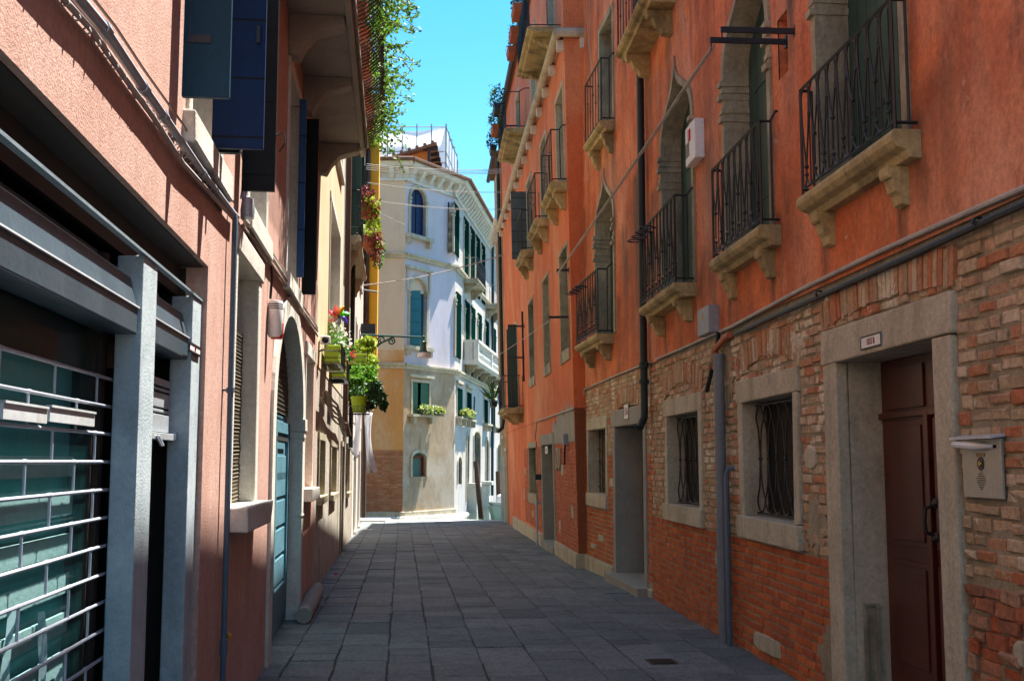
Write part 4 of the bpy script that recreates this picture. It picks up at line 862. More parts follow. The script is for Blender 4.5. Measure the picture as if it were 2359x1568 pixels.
plate(B, (1259, 1028), (1265, 1044), .026, '1521', 'tiny white number plate above the salmon house door', .1, REDT, .6, False)
sa, sbb = B.hit(1205, 850)[0], B.hit(1172, 890)[0]; zz = zb_l - .6; print('green balcony', sa, sbb, zz)
sbb = min(sbb, sa + 2.4); b_ = balcony(hB, B, sa, sbb, zz, .55, h=.85, style='bar', smat=STONEY, kink=False, pitch=.1)
trough(B, sa + 1.7, .70, zz + .1, .8, 'black trough of spiky sword shaped leaves on the small black balcony', pm=BLKPOT, fol=LEAFD, n=60, hgt=.3, rx=.2)
m = MB()
for i in range(26):
    d = Vector((random.gauss(0, .5), random.gauss(.3, .5), 1)); c = Vector((sa + 1.7 + random.uniform(-.4, .4), .7, zz + .28)); m.leaf(c + d.normalized() * .28, .6, .05, d)
part('leaves', m, LEAF, [o for o in S.objects if o.name.startswith('planter') and 'sword' in o.get('label', '')][0])
p3 = arm(B, (1357, 620) if False else (1311, 622), (1282, 617), 'iron arm with a clothes line hook above the gothic balcony corner', hB)
m3 = p3
p4 = arm(B, (1311, 730), (1264, 729), 'iron arm at the corner of the salmon house just below the other one', hB)
for pw, pe, lb in (((1208, 751), (1170, 750), 'long dark iron arm above the open green shutter'), ((1208, 823), (1172, 823), 'dark iron arm beside the open green shutter')):
    arm(B, pw, pe, lb, hB)
m = MB(); s = B.hit(1206.5, 780)[0]; z1, z0 = B.hit(1206, 716)[1], B.hit(1206, 880)[1]; m.box(s - .03, s + .03, .0, .05, z0, z1); part('iron_bar', m, IRON, hB, B)
def rope(a, b, sag, label, r=.008, n=14, group=None, name='washing_line', mt=None):
    a, b = Vector(a), Vector(b); m = MB(); m.tube([a.lerp(b, i / n) - Vector((0, 0, sag * 4 * (i / n) * (1 - i / n))) for i in range(n + 1)], r, 5)
    return solo(name, m, mt or CABLE, label, 'line', WORLD, tuple(a), group=group)
rope(p2, p3, .02, 'pale slanting line from the lower iron arm down to the salmon house', .009)
rope(p2 + Vector((.03, 0, .02)), p3 + Vector((.03, 0, .02)), .03, 'second strand of the slanting line beside the gothic windows', .007)
rope(p4, B.M @ Vector((sE - .5, .5, B.hit(1176, 815)[1])), .02, 'pale line from the corner arm along the salmon house windows')
# --- last house before the canal
hE = thing('quay_house', 'narrow tan house with brick face and stone cornice at the quay corner', 'house', B, (sE, 0, 0))
s2 = B.sY(39.9); ze = B.hit(1155, 505)[1]; print('quay cornice', ze, 's2', s2)
hw = [(sE + .35, sE + 1.15, 7.1, 8.9), (sE + .5, sE + 1.2, ze + .5, ze + 2.0), (sE + 2.2, sE + 2.9, ze + .4, ze + 1.9), (sE + 1.9, sE + 2.7, 2.6, 4.4)]
dk = [(sE + .3, sE + 1.0, -.45, 1.95), (sE + 2.5, sE + 3.2, -.45, 2.2), (sE + 1.5, sE + 2.0, 1.2, 2.4)]
m = MB(); facade(m, sE, s2, 5.6, ze, [h for h in hw if h[2] < ze and h[2] > 5.6], depth=.25); facade(m, sE, s2, 2.9, 5.6, [], depth=.25) if False else None
facade(m, sE, s2, -1.2, 5.6, dk + [hw[3]], depth=.25); shell(m, sE, s2, -1.2, EB - .3, 7); m.add([(s2, 0, -1.2), (s2, -7, -1.2), (s2, -7, EB - .3), (s2, 0, EB - .3)], [(0, 1, 2, 3)]); part('brick_wall', m, TANBR, hE, B)
m = MB(); facade(m, sE, s2, ze, EB - .3, [h for h in hw if h[2] > ze], depth=.2, out=.02); part('attic_wall', m, TANW, hE, B)
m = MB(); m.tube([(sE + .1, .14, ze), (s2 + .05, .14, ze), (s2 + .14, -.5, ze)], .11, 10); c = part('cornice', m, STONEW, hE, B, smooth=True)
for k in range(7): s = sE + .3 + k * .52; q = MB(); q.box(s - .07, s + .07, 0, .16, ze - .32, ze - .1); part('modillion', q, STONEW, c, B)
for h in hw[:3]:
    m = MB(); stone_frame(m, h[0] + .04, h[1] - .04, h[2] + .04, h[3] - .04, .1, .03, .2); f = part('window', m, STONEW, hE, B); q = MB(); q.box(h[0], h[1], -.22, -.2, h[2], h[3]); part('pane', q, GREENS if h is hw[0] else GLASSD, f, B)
for h in dk + [hw[3]]:
    m = MB(); stone_frame(m, h[0] + .03, h[1] - .03, h[2], h[3] - .04, .13, .03, .24); f = part('door_frame' if h[2] < 0 else 'window', m, STONE, hE, B); q = MB(); q.box(h[0], h[1], -.26, -.2, h[2], h[3]); part('door' if h[2] < 0 else 'pane', q, CEMENT if h[2] < 0 else GLASSD, f, B)
m = MB(); s = sE + .08; z0 = B.hit(1168, 985)[1]; m.tube([(s, .1, EB - .3), (s, .1, z0 + .2), (s, .14, z0), (s - .1, .3, z0 - .12)], .06, 8); part('downpipe', m, BLACKP, hE, B, smooth=True)
m = MB(); s = sE + 1.7; facade(m, sE + 1.1, sE + 2.45, -.6, 1.75, [], out=.06); m.box(sE + 1.1, sE + 2.45, -.02, .06, -.6, 1.75); part('stone_facing', m, STONEW, hE, B)
roof(hE, B, sE, s2, EB - .3, 7, over=.18)
m = MB(); facade(m, 13.6, sE - .0, 1.55 if False else cz - 1.7, cz + 2.0, [], out=.004) if False else None
# ================================================================== ACROSS THE CANAL: the corner palazzo
ML = Vector((-4.56, 47.0)); MR = ML + Vector((.625, 1.0)) * 3.17; FR = MR + Vector((.104, 1.0)) * 26
CL = Frame(ML, ML + Vector((-9, 0))); CM = Frame(MR, ML); CR = Frame(FR, MR)
hC = thing('corner_palazzo', 'pale corner palazzo across the canal with arched windows and bracketed cornice', 'palazzo', WORLD, (ML.x, ML.y, -.8))
zk = CM.hit(936, 385)[1]; zs1 = CM.hit(931, 583)[1]; zs2 = CM.hit(931, 838)[1]; zpl = CM.hit(931, 1178)[1]
print('C cornice', zk, CR.hit(1060, 425)[1], 'courses', zs1, zs2, zpl, 'CM', CM.len)
ZT = zk
LOWC = mat('peeling_canal_render', (.50, .355, .225), (.38, .265, .165), grime=(.22, .15, .10), soft=(.54, .47, .39), soft_amt=.85, stain=(.19, .14, .095), stain_amt=.6, scale=.7, streak=.6, bump=.5, patch=(.46, .43, .39), patch_lo=.64)
def cwin(fr, xl, xr, yt, yb, xm=None):
    xm = xm or (xl + xr) / 2; s0, s1 = sorted((fr.hit(xl, yt)[0], fr.hit(xr, yt)[0])); return s0, s1, fr.hit(xr, yb)[1], fr.hit(xm, yt)[1]
m1 = cwin(CM, 946, 980, 434, 550); m2 = cwin(CM, 944, 982, 642, 802); m3 = cwin(CM, 950, 988, 881, 955); m4 = cwin(CM, 949, 981, 1042, 1097)
hM = [(m1[0], m1[1], m1[2], m1[3], m1[3] - (m1[1] - m1[0]) / 2, 'round'), (m2[0], m2[1], m2[2], m2[3], m2[3] - (m2[1] - m2[0]) / 2, 'round'), m3, (m4[0], m4[1], m4[2], m4[3], m4[3] - .25, 'round')]
m = MB(); facade(m, 0, CM.len, zs2, ZT, hM[:2], depth=.28); part('chamfer_wall', m, CANALW, hC, CM)
m = MB(); facade(m, 0, CM.len, -.8, zs2, hM[2:], depth=.28); part('peeling_chamfer_wall', m, LOWC, hC, CM)
zb_ = CL.hit(880, 1036)[1]
m = MB(); facade(m, 0, 9, zs2 + .6, ZT); part('pale_end_wall', m, OCHREW, hC, CL); m = MB(); facade(m, 0, 9, zb_, zs2 + .6); part('ochre_end_wall', m, mat('orange_ochre_plaster', (.72, .34, .11), (.62, .27, .08), stain=(.46, .22, .09), stain_amt=.5, scale=.6, soft=(.70, .50, .32), soft_amt=.9, soft_scale=.35, grime=(.45, .22, .10), bump=.25), hC, CL)
m = MB(); facade(m, 0, 9, -.8, zb_ + .1, out=-.02); bricks(m, 0, 9, zpl, zb_, jit=.006, bh=.07, bl=.28, jt=.02, o=0); part('brown_brickwork', m, mat('brown_brick', (.48, .20, .10), (.36, .15, .08), stain=(.2, .15, .1), scale=.8, bump=.4, var=.3, island=[(.50, .19, .09), (.36, .13, .06), (.54, .28, .16), (.44, .15, .07)]), hC, CL)
for fr, n_ in ((CL, 9), (CM, CM.len)):
    m = MB(); m.box(-.03, n_, -.1, .10, -.9, zpl, .01)
    part('plinth', m, STONE, hC, fr, bevel=.02)
# --- canal facade
def rpx(xl, xr, yt, yb):                                  # opening on the long facade: left and right edge, top and bottom of the left edge
    s1, s0 = CR.hit(xl, (yt + yb) / 2)[0], CR.hit(xr, (yt + yb) / 2)[0]; return s0, s1
up = [(1045, 1055.5), (1067.5, 1078), (1081, 1092), (1095, 1104), (1108, 1116)]; lo = [(1046.5, 1060), (1068, 1080), (1082, 1093), (1096.5, 1108), (1112, 1124.5), (1130, 1141)]
zu_t = CR.hit(1050, 472)[1]; zl_t = CR.hit(1053, 673)[1]; zu_b = CR.hit(1046, 583)[1]; zl_b = CR.hit(1047, 820)[1]; zf_u = CR.hit(1068, 640)[1]
print('CR', zu_t, zl_t, zu_b, zl_b)
hR = []; kinds = []
for i, (x0, x1) in enumerate(up):
    s0, s1 = rpx(x0, x1, 470, 580); s1 = min(s1, s0 + 1.5); hR.append((s0, s1, zu_b - (.0 if i in (0,) else .9), zu_t, zu_t - .45, 'round')); kinds.append('u')
for i, (x0, x1) in enumerate(lo):
    s0, s1 = rpx(x0, x1, 670, 815); s1 = min(s1, s0 + 1.5); hR.append((s0, s1, zl_b - (.0 if i == 0 else .7), zl_t, zl_t - .45, 'round')); kinds.append('l')
for x0, x1 in ((1051, 1063), (1072, 1084), (1112, 1122), (1131, 1139)):
    s0, s1 = rpx(x0, x1, 890, 960); s1 = min(s1, s0 + 1.5); hR.append((s0, s1, CR.hit(1052, 958)[1], CR.hit(1052, 892)[1])); kinds.append('b')
zg = -.3
for x0, x1, zt, ar in ((1053.5, 1062, CR.hit(1056, 1052)[1], 'w'), (1074, 1079, 2.9, 'd'), (1090, 1105, 3.1, 'd'), (1118, 1124, 2.8, 'd'), (1145, 1151, 2.6, 'd')):
    s0, s1 = rpx(x0, x1, 1050, 1100); hR.append((s0, s1, .55 if ar == 'w' else zg, zt, zt - .3, 'round')); kinds.append(ar)
ok = []                                                    # keep only openings that do not run into one another
for h, k in zip(hR, kinds):
    if all(h[1] < g[0] - .1 or h[0] > g[1] + .1 or h[3] < g[2] or h[2] > g[3] for g, _ in ok) and h[1] - h[0] > .25 and h[0] > .1: ok.append((h, k))
print('openings', len(hR), len(ok))
m = MB(); facade(m, 0, CR.len, -.9, ZT, [h for h, _ in ok], depth=.25); part('canal_wall', m, mat('sunlit_canal_plaster', (.52, .49, .48), (.42, .385, .36), grime=(.26, .21, .17), soft=(.50, .44, .38), stain=(.24, .19, .15), stain_amt=.6, scale=.5, bump=.3), hC, CR)
for h, k in ok + [(hM[0], 'mu'), (hM[1], 'ml'), (hM[2], 'mb'), (hM[3], 'mg')]:
    fr = CM if k[0] == 'm' else CR; a, b, z0, z1 = h[:4]; f = MB()
    if len(h) > 4: stone_arch(f, a, b, z0, h[4], z1, 'round', .14, .05, .24, 8, 1.0)
    else: stone_frame(f, a, b, z0, z1, .12, .04, .24)
    if k in ('u', 'l', 'mu', 'ml') and len(h) > 4:
        for x0, x1 in ((a - .16, a + .01), (b - .01, b + .16)): f.box(x0, x1, -.1, .08, h[4] - .22, h[4] - .12); f.box(x0, x1, -.1, .10, h[4] - .05, h[4] + .03)
    if k in ('mu', 'ml'): f.box(a - .32, b + .32, .0, .26, z0 - .16, z0); f.box(a - .25, a - .1, 0, .2, z0 - .42, z0 - .16); f.box(b + .1, b + .25, 0, .2, z0 - .42, z0 - .16)
    if k == 'ml': f.box(a - .3, b + .3, 0, .16, z1 + .35, z1 + .47); f.box(a - .24, a - .14, 0, .08, h[4], z1 + .35); f.box(b + .14, b + .24, 0, .08, h[4], z1 + .35)
    if k in ('mb', 'b'): f.box(a - .25, b + .25, 0, .14, z1 + .2, z1 + .32); f.box(a - .2, b + .3, 0, .3, z0 - .12, z0 - .02); f.box(a - .1, a + .05, 0, .24, z0 - .4, z0 - .12); f.box(b - .0, b + .15, 0, .24, z0 - .4, z0 - .12)
    wn = part('door_frame' if k == 'd' else 'window', f, STONE, hC, fr)
    q = MB()
    def leaf_(a, b, dd, mt, full=True):
        q = MB(); q.box(a, b, dd - .04, dd, z0 + .02, (h[4] if len(h) > 4 and not full else z1 - .02)); part('shutter', q, mt, wn, fr)
    if k in ('d', 'w', 'mg'):
        q.box(a, b, -.26, -.2, z0, z1); part('door' if k == 'd' else 'pane', q, mat('dark_grey_door', (.09, .085, .075)) if k == 'd' else (GLASSD if k == 'w' else mat('grey_green_panel', (.10, .17, .15), (.09, .15, .13))), wn, fr)
        if k == 'mg': q = MB(); stone_frame(q, a + .07, b - .07, z0 + .07, z1 - .22, .07, -.10, .2); part('wooden_frame', q, mat('red_brown_wood', (.22, .045, .02), (.17, .035, .02)), wn, fr)
        if k == 'w':
            q = MB()
            for i in range(6): z = z0 + (z1 - z0) * (i + .5) / 6; q.tube([(a, -.05, z), (b, -.05, z)], .015, 5)
            for i in range(4): x = a + (b - a) * (i + .5) / 4; q.tube([(x, -.05, z0), (x, -.05, z1)], .012, 5)
            part('grille', q, IRON, wn, fr)
    else:
        q.box(a, b, -.27, -.22, z0, z1); part('pane', q, DARK, wn, fr); mid = (a + b) / 2; W = b - a
        # x grows from right to left as seen from the lane
        if k == 'ml': leaf_(a, a + W * .56, -.15, TEALS); q = MB(); q.box(b - .03, b + .01, -.1, .5, z0, h[4] + .2) if False else q.prism([(b, .02), (b - .22, .42), (b - .25, .40), (b - .03, .0)], z0, h[4], 'z'); part('shutter', q, mat('teal_with_painted_sun', (.03, .20, .28), (.02, .16, .24), planks=.5, plank_axis=2), wn, fr); q = MB(); q.box(a, b, -.2, -.1, h[4], z1); part('lunette', q, OCHREW, wn, fr)  # open leaf: brighter copy of the teal, with sunlight put into the colour
        elif k == 'mb': leaf_(a, a + W * .48, .0, GREENB); leaf_(b - W * .36, b, -.02, GREENB)
        else:
            dd = -.12 if k == 'mu' else .06; mt = BLUES if k == 'mu' else mat('deep_green_canal_shutter', (.003, .024, .020), (.002, .018, .015), rough=1.0, bump=.1, spec=0); leaf_(a, a + W * .47, dd, mt); leaf_(b - W * .47, b, dd, mt)
# --- courses and cornice
for fr, ln in ((CM, CM.len), (CR, CR.len), (CL, 1.1)):
    for z in (zs1, zs2):
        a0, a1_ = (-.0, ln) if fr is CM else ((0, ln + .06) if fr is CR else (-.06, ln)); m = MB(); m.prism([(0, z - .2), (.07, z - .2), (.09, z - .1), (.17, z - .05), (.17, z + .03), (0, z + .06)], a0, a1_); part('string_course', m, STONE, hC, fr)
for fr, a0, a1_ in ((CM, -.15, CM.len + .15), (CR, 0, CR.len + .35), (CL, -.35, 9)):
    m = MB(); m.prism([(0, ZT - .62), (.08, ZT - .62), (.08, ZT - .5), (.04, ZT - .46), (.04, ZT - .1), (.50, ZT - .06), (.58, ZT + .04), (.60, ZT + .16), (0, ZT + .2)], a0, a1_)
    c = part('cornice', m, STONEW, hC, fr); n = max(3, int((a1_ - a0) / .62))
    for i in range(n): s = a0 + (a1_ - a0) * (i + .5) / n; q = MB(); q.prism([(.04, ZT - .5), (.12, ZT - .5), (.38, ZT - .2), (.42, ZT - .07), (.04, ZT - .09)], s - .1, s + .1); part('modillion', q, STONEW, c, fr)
m = MB(); zr = ZT + .2
A_, B_, D_ = CL.M @ Vector((9, .68, zr)), CL.M @ Vector((-.38, .68, zr)), CM.M @ Vector((-.2, .66, zr)); E_ = CR.M @ Vector((0, .66, zr)); R1, R2 = Vector((-7.5, 54, zr + 1.5)), Vector((-6, 74, zr + 1.8))
m.add([A_, B_, D_, E_, R1, R2, Vector((-14, 54, zr))], [(0, 1, 4), (1, 2, 4), (2, 3, 5, 4), (0, 4, 6), (4, 5, 6)])
for a, b in ((A_, B_), (B_, D_), (D_, E_)): m.tube([a, b], .09, 6)
part('roof', m, TILE, hC, WORLD)
# --- balconies on the canal facade
s1, s0 = CR.hit(1067, 830)[0], CR.hit(1151, 880)[0]; s0 = max(s0, s1 - 11); zz = CR.hit(1067, 828)[1]; oo = .75
m = MB(); m.prism(slab_profile(oo, zz, .22), s0, s1); b_ = part('stone_balcony', m, STONEW, hC, CR)
m = MB(); n = 44
for i in range(n): s = s0 + .2 + (s1 - s0 - .4) * i / (n - 1); m.lathe((s, oo - .14, zz), [(.05, 0), (.05, .06), (.03, .12), (.065, .32), (.03, .55), (.045, .75), (.05, .82)], 6)
for s in (s0 + .1, (s0 + s1) / 2, s1 - .1): m.box(s - .11, s + .11, oo - .26, oo - .02, zz, zz + .82)
m.box(s0, s1, oo - .27, oo, zz + .82, zz + .95); m.box(s1 - .24, s1, .0, oo - .27, zz + .82, zz + .95); m.box(s1 - .2, s1 - .04, .05, oo - .3, zz, zz + .82); part('balustrade', m, STONEW, b_, CR)
for k in range(5): q = MB(); s = s1 - .5 - (s1 - s0 - 1) * k / 4; q.prism(bracket_poly(.62, zz - .22, .5), s - .13, s + .13); part('bracket', q, STONEG, b_, CR)
s1 = CR.hit(1067, 650)[0]; zz = CR.hit(1067, 641)[1]; s0 = CR.hit(1112, 660)[0]; balcony(hC, CR, s1 - 3.2, s1, zz, .7, h=1.0, style='bar', smat=STONEG, kink=False, pitch=.2, r=.014, t=.2, bd=.45)
s3 = CR.hit(1118, 690)[0]; z3 = zl_t + .9; balcony(hC, CR, s3 - 3.0, s3, z3, .75, h=1.0, style='bar', smat=STONEG, kink=False, pitch=.2, r=.014, t=.25, bd=.5)
trough(CR, s3 - .8, .8, z3 + .85, 1.6, 'flower trough on the upper iron balcony of the palazzo', group='flower boxes across the canal', pm=TCPOT, fol=LEAFY, n=120, hgt=.14, fl=FLR)
s = CR.hit(1080, 620)[0]; trough(CR, s, .55, zz + .05, .4, 'single terracotta pot behind the bare iron balcony railing', group='flower boxes across the canal', fol=LEAF, n=24, hgt=.1)
for i in range(3): trough(CR, CR.hit(1078 + 20 * i, 840)[0], .5, CR.hit(1067, 828)[1] + .02, .5, ['green pot plant at the near end of the white stone balcony', 'green pot plant in the middle of the white stone balcony', 'green pot plant at the far end of the white stone balcony'][i], group='flower boxes across the canal', fol=LEAF, n=70, hgt=.3, rx=.2)
def wbox(fr, s, o, z, Lg, label, fol, fl, n):
    t = thing('flower_box', label, 'flower box', fr, (s, o, z), 'flower boxes across the canal'); q = MB(); q.box(s - Lg / 2, s + Lg / 2, o - .12, o + .12, z, z + .2); part('trough', q, BLKPOT, t)
    g = MB()
    for x in (s - Lg / 2 - .05, s + Lg / 2 + .05): g.tube([(x, 0, z + .22), (x, o + .15, z + .22), (x, o + .15, z - .02), (x, 0, z - .02)], .012, 5)
    for zz in (z + .22, z + .08): g.tube([(s - Lg / 2 - .05, o + .15, zz), (s + Lg / 2 + .05, o + .15, zz)], .012, 5)
    part('holder', g, IRON, t); q = MB(); q.foliage([((s + Lg * (k - 1.5) / 4, o + .04, z + .2), (Lg / 5, .22, .22)) for k in range(4)], n, .13, .08); part('leaves', q, fol, t)
    q = MB(); q.foliage([((s, o + .06, z + .28), (Lg / 2, .2, .16))], n // 4, .07, .06, .7); part('flowers', q, fl, t)
s, z = CM.hit(982, 965); wbox(CM, s, .26, m3[2] - .02, 1.5, 'green flower box under the bright green shutters', LEAFY, FLW, 330)
h = [h for h, k in ok if k == 'b'][0]; wbox(CR, h[0] - .2, .28, h[2] - .02, 3.0, 'flower box with pink blooms round the corner of the palazzo', LEAFY, FLP, 360)
m = MB(); s = CR.hit(1129, 800)[0]; m.tube([(s, .14, ZT - .3), (s, .14, -.3)], .08, 8); part('downpipe', m, BLACKP, hC, CR, smooth=True)
m = MB(); s = CR.hit(1087, 930)[0]; m.tube([(s, .1, 3.6), (s - .1, .12, 4.8)], .04, 5); part('tie_rod', m, IRON, hC, CR)
for x in (1078, 1108):
    s = CR.hit(x, 1150)[0]; m = MB(); m.box(s - .5, s + .1, 0, .45, -.9, .35, .01); m.box(s - .55, s + .15, 0, .6, .35, .55, .01); part('stone_buttress', m, STONEW, hC, CR, bevel=.02)
m = MB(); m.tube([CL.M @ Vector((9, .16, zpl - .32)), CL.M @ Vector((-.1, .16, zpl - .32)), CM.M @ Vector((0, .2, zpl - .34)), CR.M @ Vector((CR.len - 1.6, .35, zpl - .36))], .13, 8); part('stone_moulding', m, STONEW, hC, WORLD, smooth=True)
# --- orange attic room on the roof and scaffolding behind
def box_at(px0, px1, py0, py1, Y):
    a = ray(px0, py1); b = ray(px1, py0); ta, tb = Y / a.y, Y / b.y; return a.x * ta, b.x * tb, EYE + a.z * ta, EYE + b.z * tb
x0, x1, z0, z1 = box_at(868, 1000, 340, 385, 52.0); z0 = ZT + .3; print('attic', x0, x1, z0, z1)
t = thing('attic_room', 'orange attic room with a tiled lean-to roof on top of the palazzo', 'attic', WORLD, (x0, 52, z0))
m = MB(); m.box(x0 - 1.5, x1 - .3, 52, 55, z0 - .6, z0 + .55); m.add([(x0 - 1.5, 52, z0 + .5), (x1 - .3, 52, z0 + .5), (x1 - .3, 52, z1 - .05), (x1 - .3, 55, z1 - .05), (x0 - 1.5, 55, z0 + .5), (x1 - .3, 55, z0 + .5)], [(0, 1, 2), (1, 5, 3, 2), (5, 4, 3)]); part('wall', m, mat('bright_orange_plaster', (.62, .22, .05), (.52, .17, .04)), t)
m = MB(); m.add([(x0 - 1.9, 51.5, z0 + .48), (x1 + .15, 51.5, z1 + .02), (x1 + .15, 55.4, z1 + .02), (x0 - 1.9, 55.4, z0 + .48), (x0 - 1.9, 51.5, z0 + .58), (x1 + .15, 51.5, z1 + .14), (x1 + .15, 55.4, z1 + .14), (x0 - 1.9, 55.4, z0 + .58)], [(0, 1, 2, 3), (4, 7, 6, 5), (0, 4, 5, 1), (1, 5, 6, 2), (2, 6, 7, 3), (3, 7, 4, 0)])
for i in range(13): f = (i + .5) / 13; m.tube([(x0 - 1.9 + (x1 - x0 + 2.05) * f, 51.42, z0 + .55 + (z1 - z0 - .45) * f + .06), (x0 - 1.9 + (x1 - x0 + 2.05) * f, 55.4, z0 + .55 + (z1 - z0 - .45) * f + .06)], .09, 6)
part('roof', m, TILE, t); m = MB()
for i in range(4): y = 51.7 + i * 1.0; m.box(x1 - .5, x1 + .2, y, y + .14, z1 - .22 - .0, z1 - .02)
m.box(x1 - .28, x1 - .15, 51.6, 51.75, z0 + .3, z1 - .1); part('rafter', m, BROWN, t)
x0, x1, z0, z1 = box_at(859, 1028, 292, 402, 60.0); yb = 62.4; d_ = ray(1053, 320); xk = d_.x * 66 / d_.y; print('scaffold', x0, x1, z0, z1, xk)
t = thing('scaffolding', 'scaffolding wrapped in white sheeting behind the palazzo roof', 'scaffolding', WORLD, (x0, 60, z0 - 2)); m = MB(); P0, P1, P2 = Vector((x0, 60, 0)), Vector((x1, 60, 0)), Vector((xk, 66, 0)); g = MB()
for a, b, n, drop in ((P0, P1, 5, 0), (P1, P2, 4, 0)):
    nn = n * 5; rows_ = 12; base = len(m.v)
    for i in range(nn + 1):
        p = a.lerp(b, i / nn); sag = .28 * math.sin(math.pi * i / nn) ** 1.0
        for j in range(rows_ + 1): f = j / rows_; m.v.append((p.x, p.y - .05 + .07 * math.sin(j * 1.05 + .3 * math.sin(i * .5)), z0 + (z1 - z0) * f - sag * f ** 3))
    for i in range(nn):
        for j in range(rows_): k = base + i * (rows_ + 1) + j; m.f.append((k, k + rows_ + 1, k + rows_ + 2, k + 1))
    for i in range(n + 1): p = a.lerp(b, i / n); g.tube([(p.x, p.y - .12, z0 - 3), (p.x, p.y - .12, z1 + .12)], .035, 5); g.tube([(p.x, p.y + .9, z0 - 3), (p.x, p.y + .9, z1)], .035, 5)
    for z in (z0 - 2, z0 - 1, z0, z0 + .62 * 1, z0 + 1.25, z1 - .05): g.tube([(a.x, a.y - .12, z), (b.x, b.y - .12, z)], .028, 5)
m.add([(P0.x, P0.y, z0), (P0.x, P0.y + 6, z0), (P0.x, P0.y + 6, z1), (P0.x, P0.y, z1)], [(0, 1, 2, 3)])
for i in range(8): f = i / 7; a = P1.lerp(P2, f); g.tube([(a.x, a.y - .1, z0 - 3), (a.x - .6, a.y + .5, z0 + .2)], .03, 5)
part('sheeting', m, SHEET, t, smooth=True); part('poles', g, mat('scaffold_steel', (.30, .30, .34), rough=.5, metal=.4), t)
# --- boat, mooring posts
Y = 45.2; d_ = ray(1113, 1180); bx = d_.x * Y / d_.y; zw = -.80
BF = Frame((bx + .45, Y), (bx + 2.4, Y + 5.0)); t = thing('moored_boat', 'white motor boat with pale green hull and grey cover moored by the palazzo', 'boat', BF, (0, 0, zw))
def hull(m, k, zlo, zhi, n=12, Lb=5.2):
    secs = []
    for i in range(n + 1):
        f = i / n; wd = .95 * (math.sin(min(1, f * 1.5 + .06) * math.pi / 2)) * k; rise = .28 * (1 - f) ** 2
        secs.append([(f * Lb - (.5 * (1 - f) if True else 0) * (1 if k > .9 else .6), -wd, zw + zhi + rise), (f * Lb, -wd * .82, zw + zlo + rise * .4), (f * Lb, wd * .82, zw + zlo + rise * .4), (f * Lb - (.5 * (1 - f)) * (1 if k > .9 else .6), wd, zw + zhi + rise)])
    b = len(m.v); m.v += [v for s in secs for v in s]
    for i in range(n):
        for j in range(3): p = b + i * 4 + j; m.f.append((p, p + 4, p + 5, p + 1))
    m.f += [(b, b + 1, b + 2, b + 3), (b + n * 4 + 3, b + n * 4 + 2, b + n * 4 + 1, b + n * 4)]; return secs
m = MB(); hull(m, .97, -.2, .38); part('hull', m, BOATG, t, smooth=True)
m = MB(); sc = hull(m, 1.0, .34, .52); b = len(m.v); m.v += [v for s in sc for v in (s[0], s[3])]
m.f += [(b + 2 * i, b + 2 * i + 1, b + 2 * i + 3, b + 2 * i + 2) for i in range(len(sc) - 1)]; part('deck', m, BOATW, t, smooth=True)
m = MB(); m.prism([(1.9, zw + .52), (2.1, zw + 1.0), (3.0, zw + 1.08), (4.9, zw + .95), (5.1, zw + .5)], -.78, .78, 'o'); part('cover', m, COVER, t, bevel=.08)
for x0_, y0, x1_, y1, lb, mt in ((1096, 1062, 1107.5, 1183, 'leaning brown wooden mooring post by the palazzo water door', POLEW), (1147, 1085, 1150, 1165, 'slim brown mooring post half hidden by the quay house', POLEW)):
    Yp = 48.2; a, b = ray(x0_, y0), ray(x1_, y1); m = MB(); pa, pb = Vector((a.x * Yp / a.y, Yp, EYE + a.z * Yp / a.y)), Vector((b.x * Yp / b.y, Yp, EYE + b.z * Yp / b.y)); pb = pb + (pb - pa).normalized() * 1.2
    m.tube([pb, pa], [.13, .10], 8); solo('mooring_post', m, mt, lb, 'mooring post', WORLD, tuple(pb), group='mooring posts in the canal', smooth=True)
# --- lines strung across the end of the lane
def wpt(px, py, Y): d = ray(px, py); return Vector((d.x * Y / d.y, Y, EYE + d.z * Y / d.y))
k = 0; LB = ['topmost of the bunched wires strung across below the scaffolding', 'second of the bunched wires across the lane end', 'third of the bunched wires across the lane end', 'lowest of the bunched wires across the lane end']
for i in range(4): rope(wpt(838, 377 + 4.2 * i, 35.5), wpt(1168, 389 + 3.0 * i, 35.5), .10, LB[i], .010, group='wires over the lane')
for y0, y1, n in ((418.6, 441, 'upper'), (457, 481, 'lower')):
    for q in range(2): rope(wpt(838, y0 + 2 * q, 35.5), wpt(1166, y1 + 2.5 * q, 35.5), .12, f'{n} pair of thin wires over the lane, {"upper" if q == 0 else "lower"} strand', .006, group='wires over the lane')
for q in range(2): rope(wpt(832, 659 - 2 * q, 34), wpt(1180, 578 + 3 * q, 36), .15, ['long white clothes line slanting up to the salmon house, lower strand', 'long white clothes line slanting up to the salmon house, upper strand'][q], .009, group='clothes lines over the lane')
rope(wpt(842, 470, 35), CM.M @ Vector((CM.hit(934, 520)[0], .1, CM.hit(934, 520)[1])), .05, 'pale line running to a hook beside the top arched window', .010, group='clothes lines over the lane')
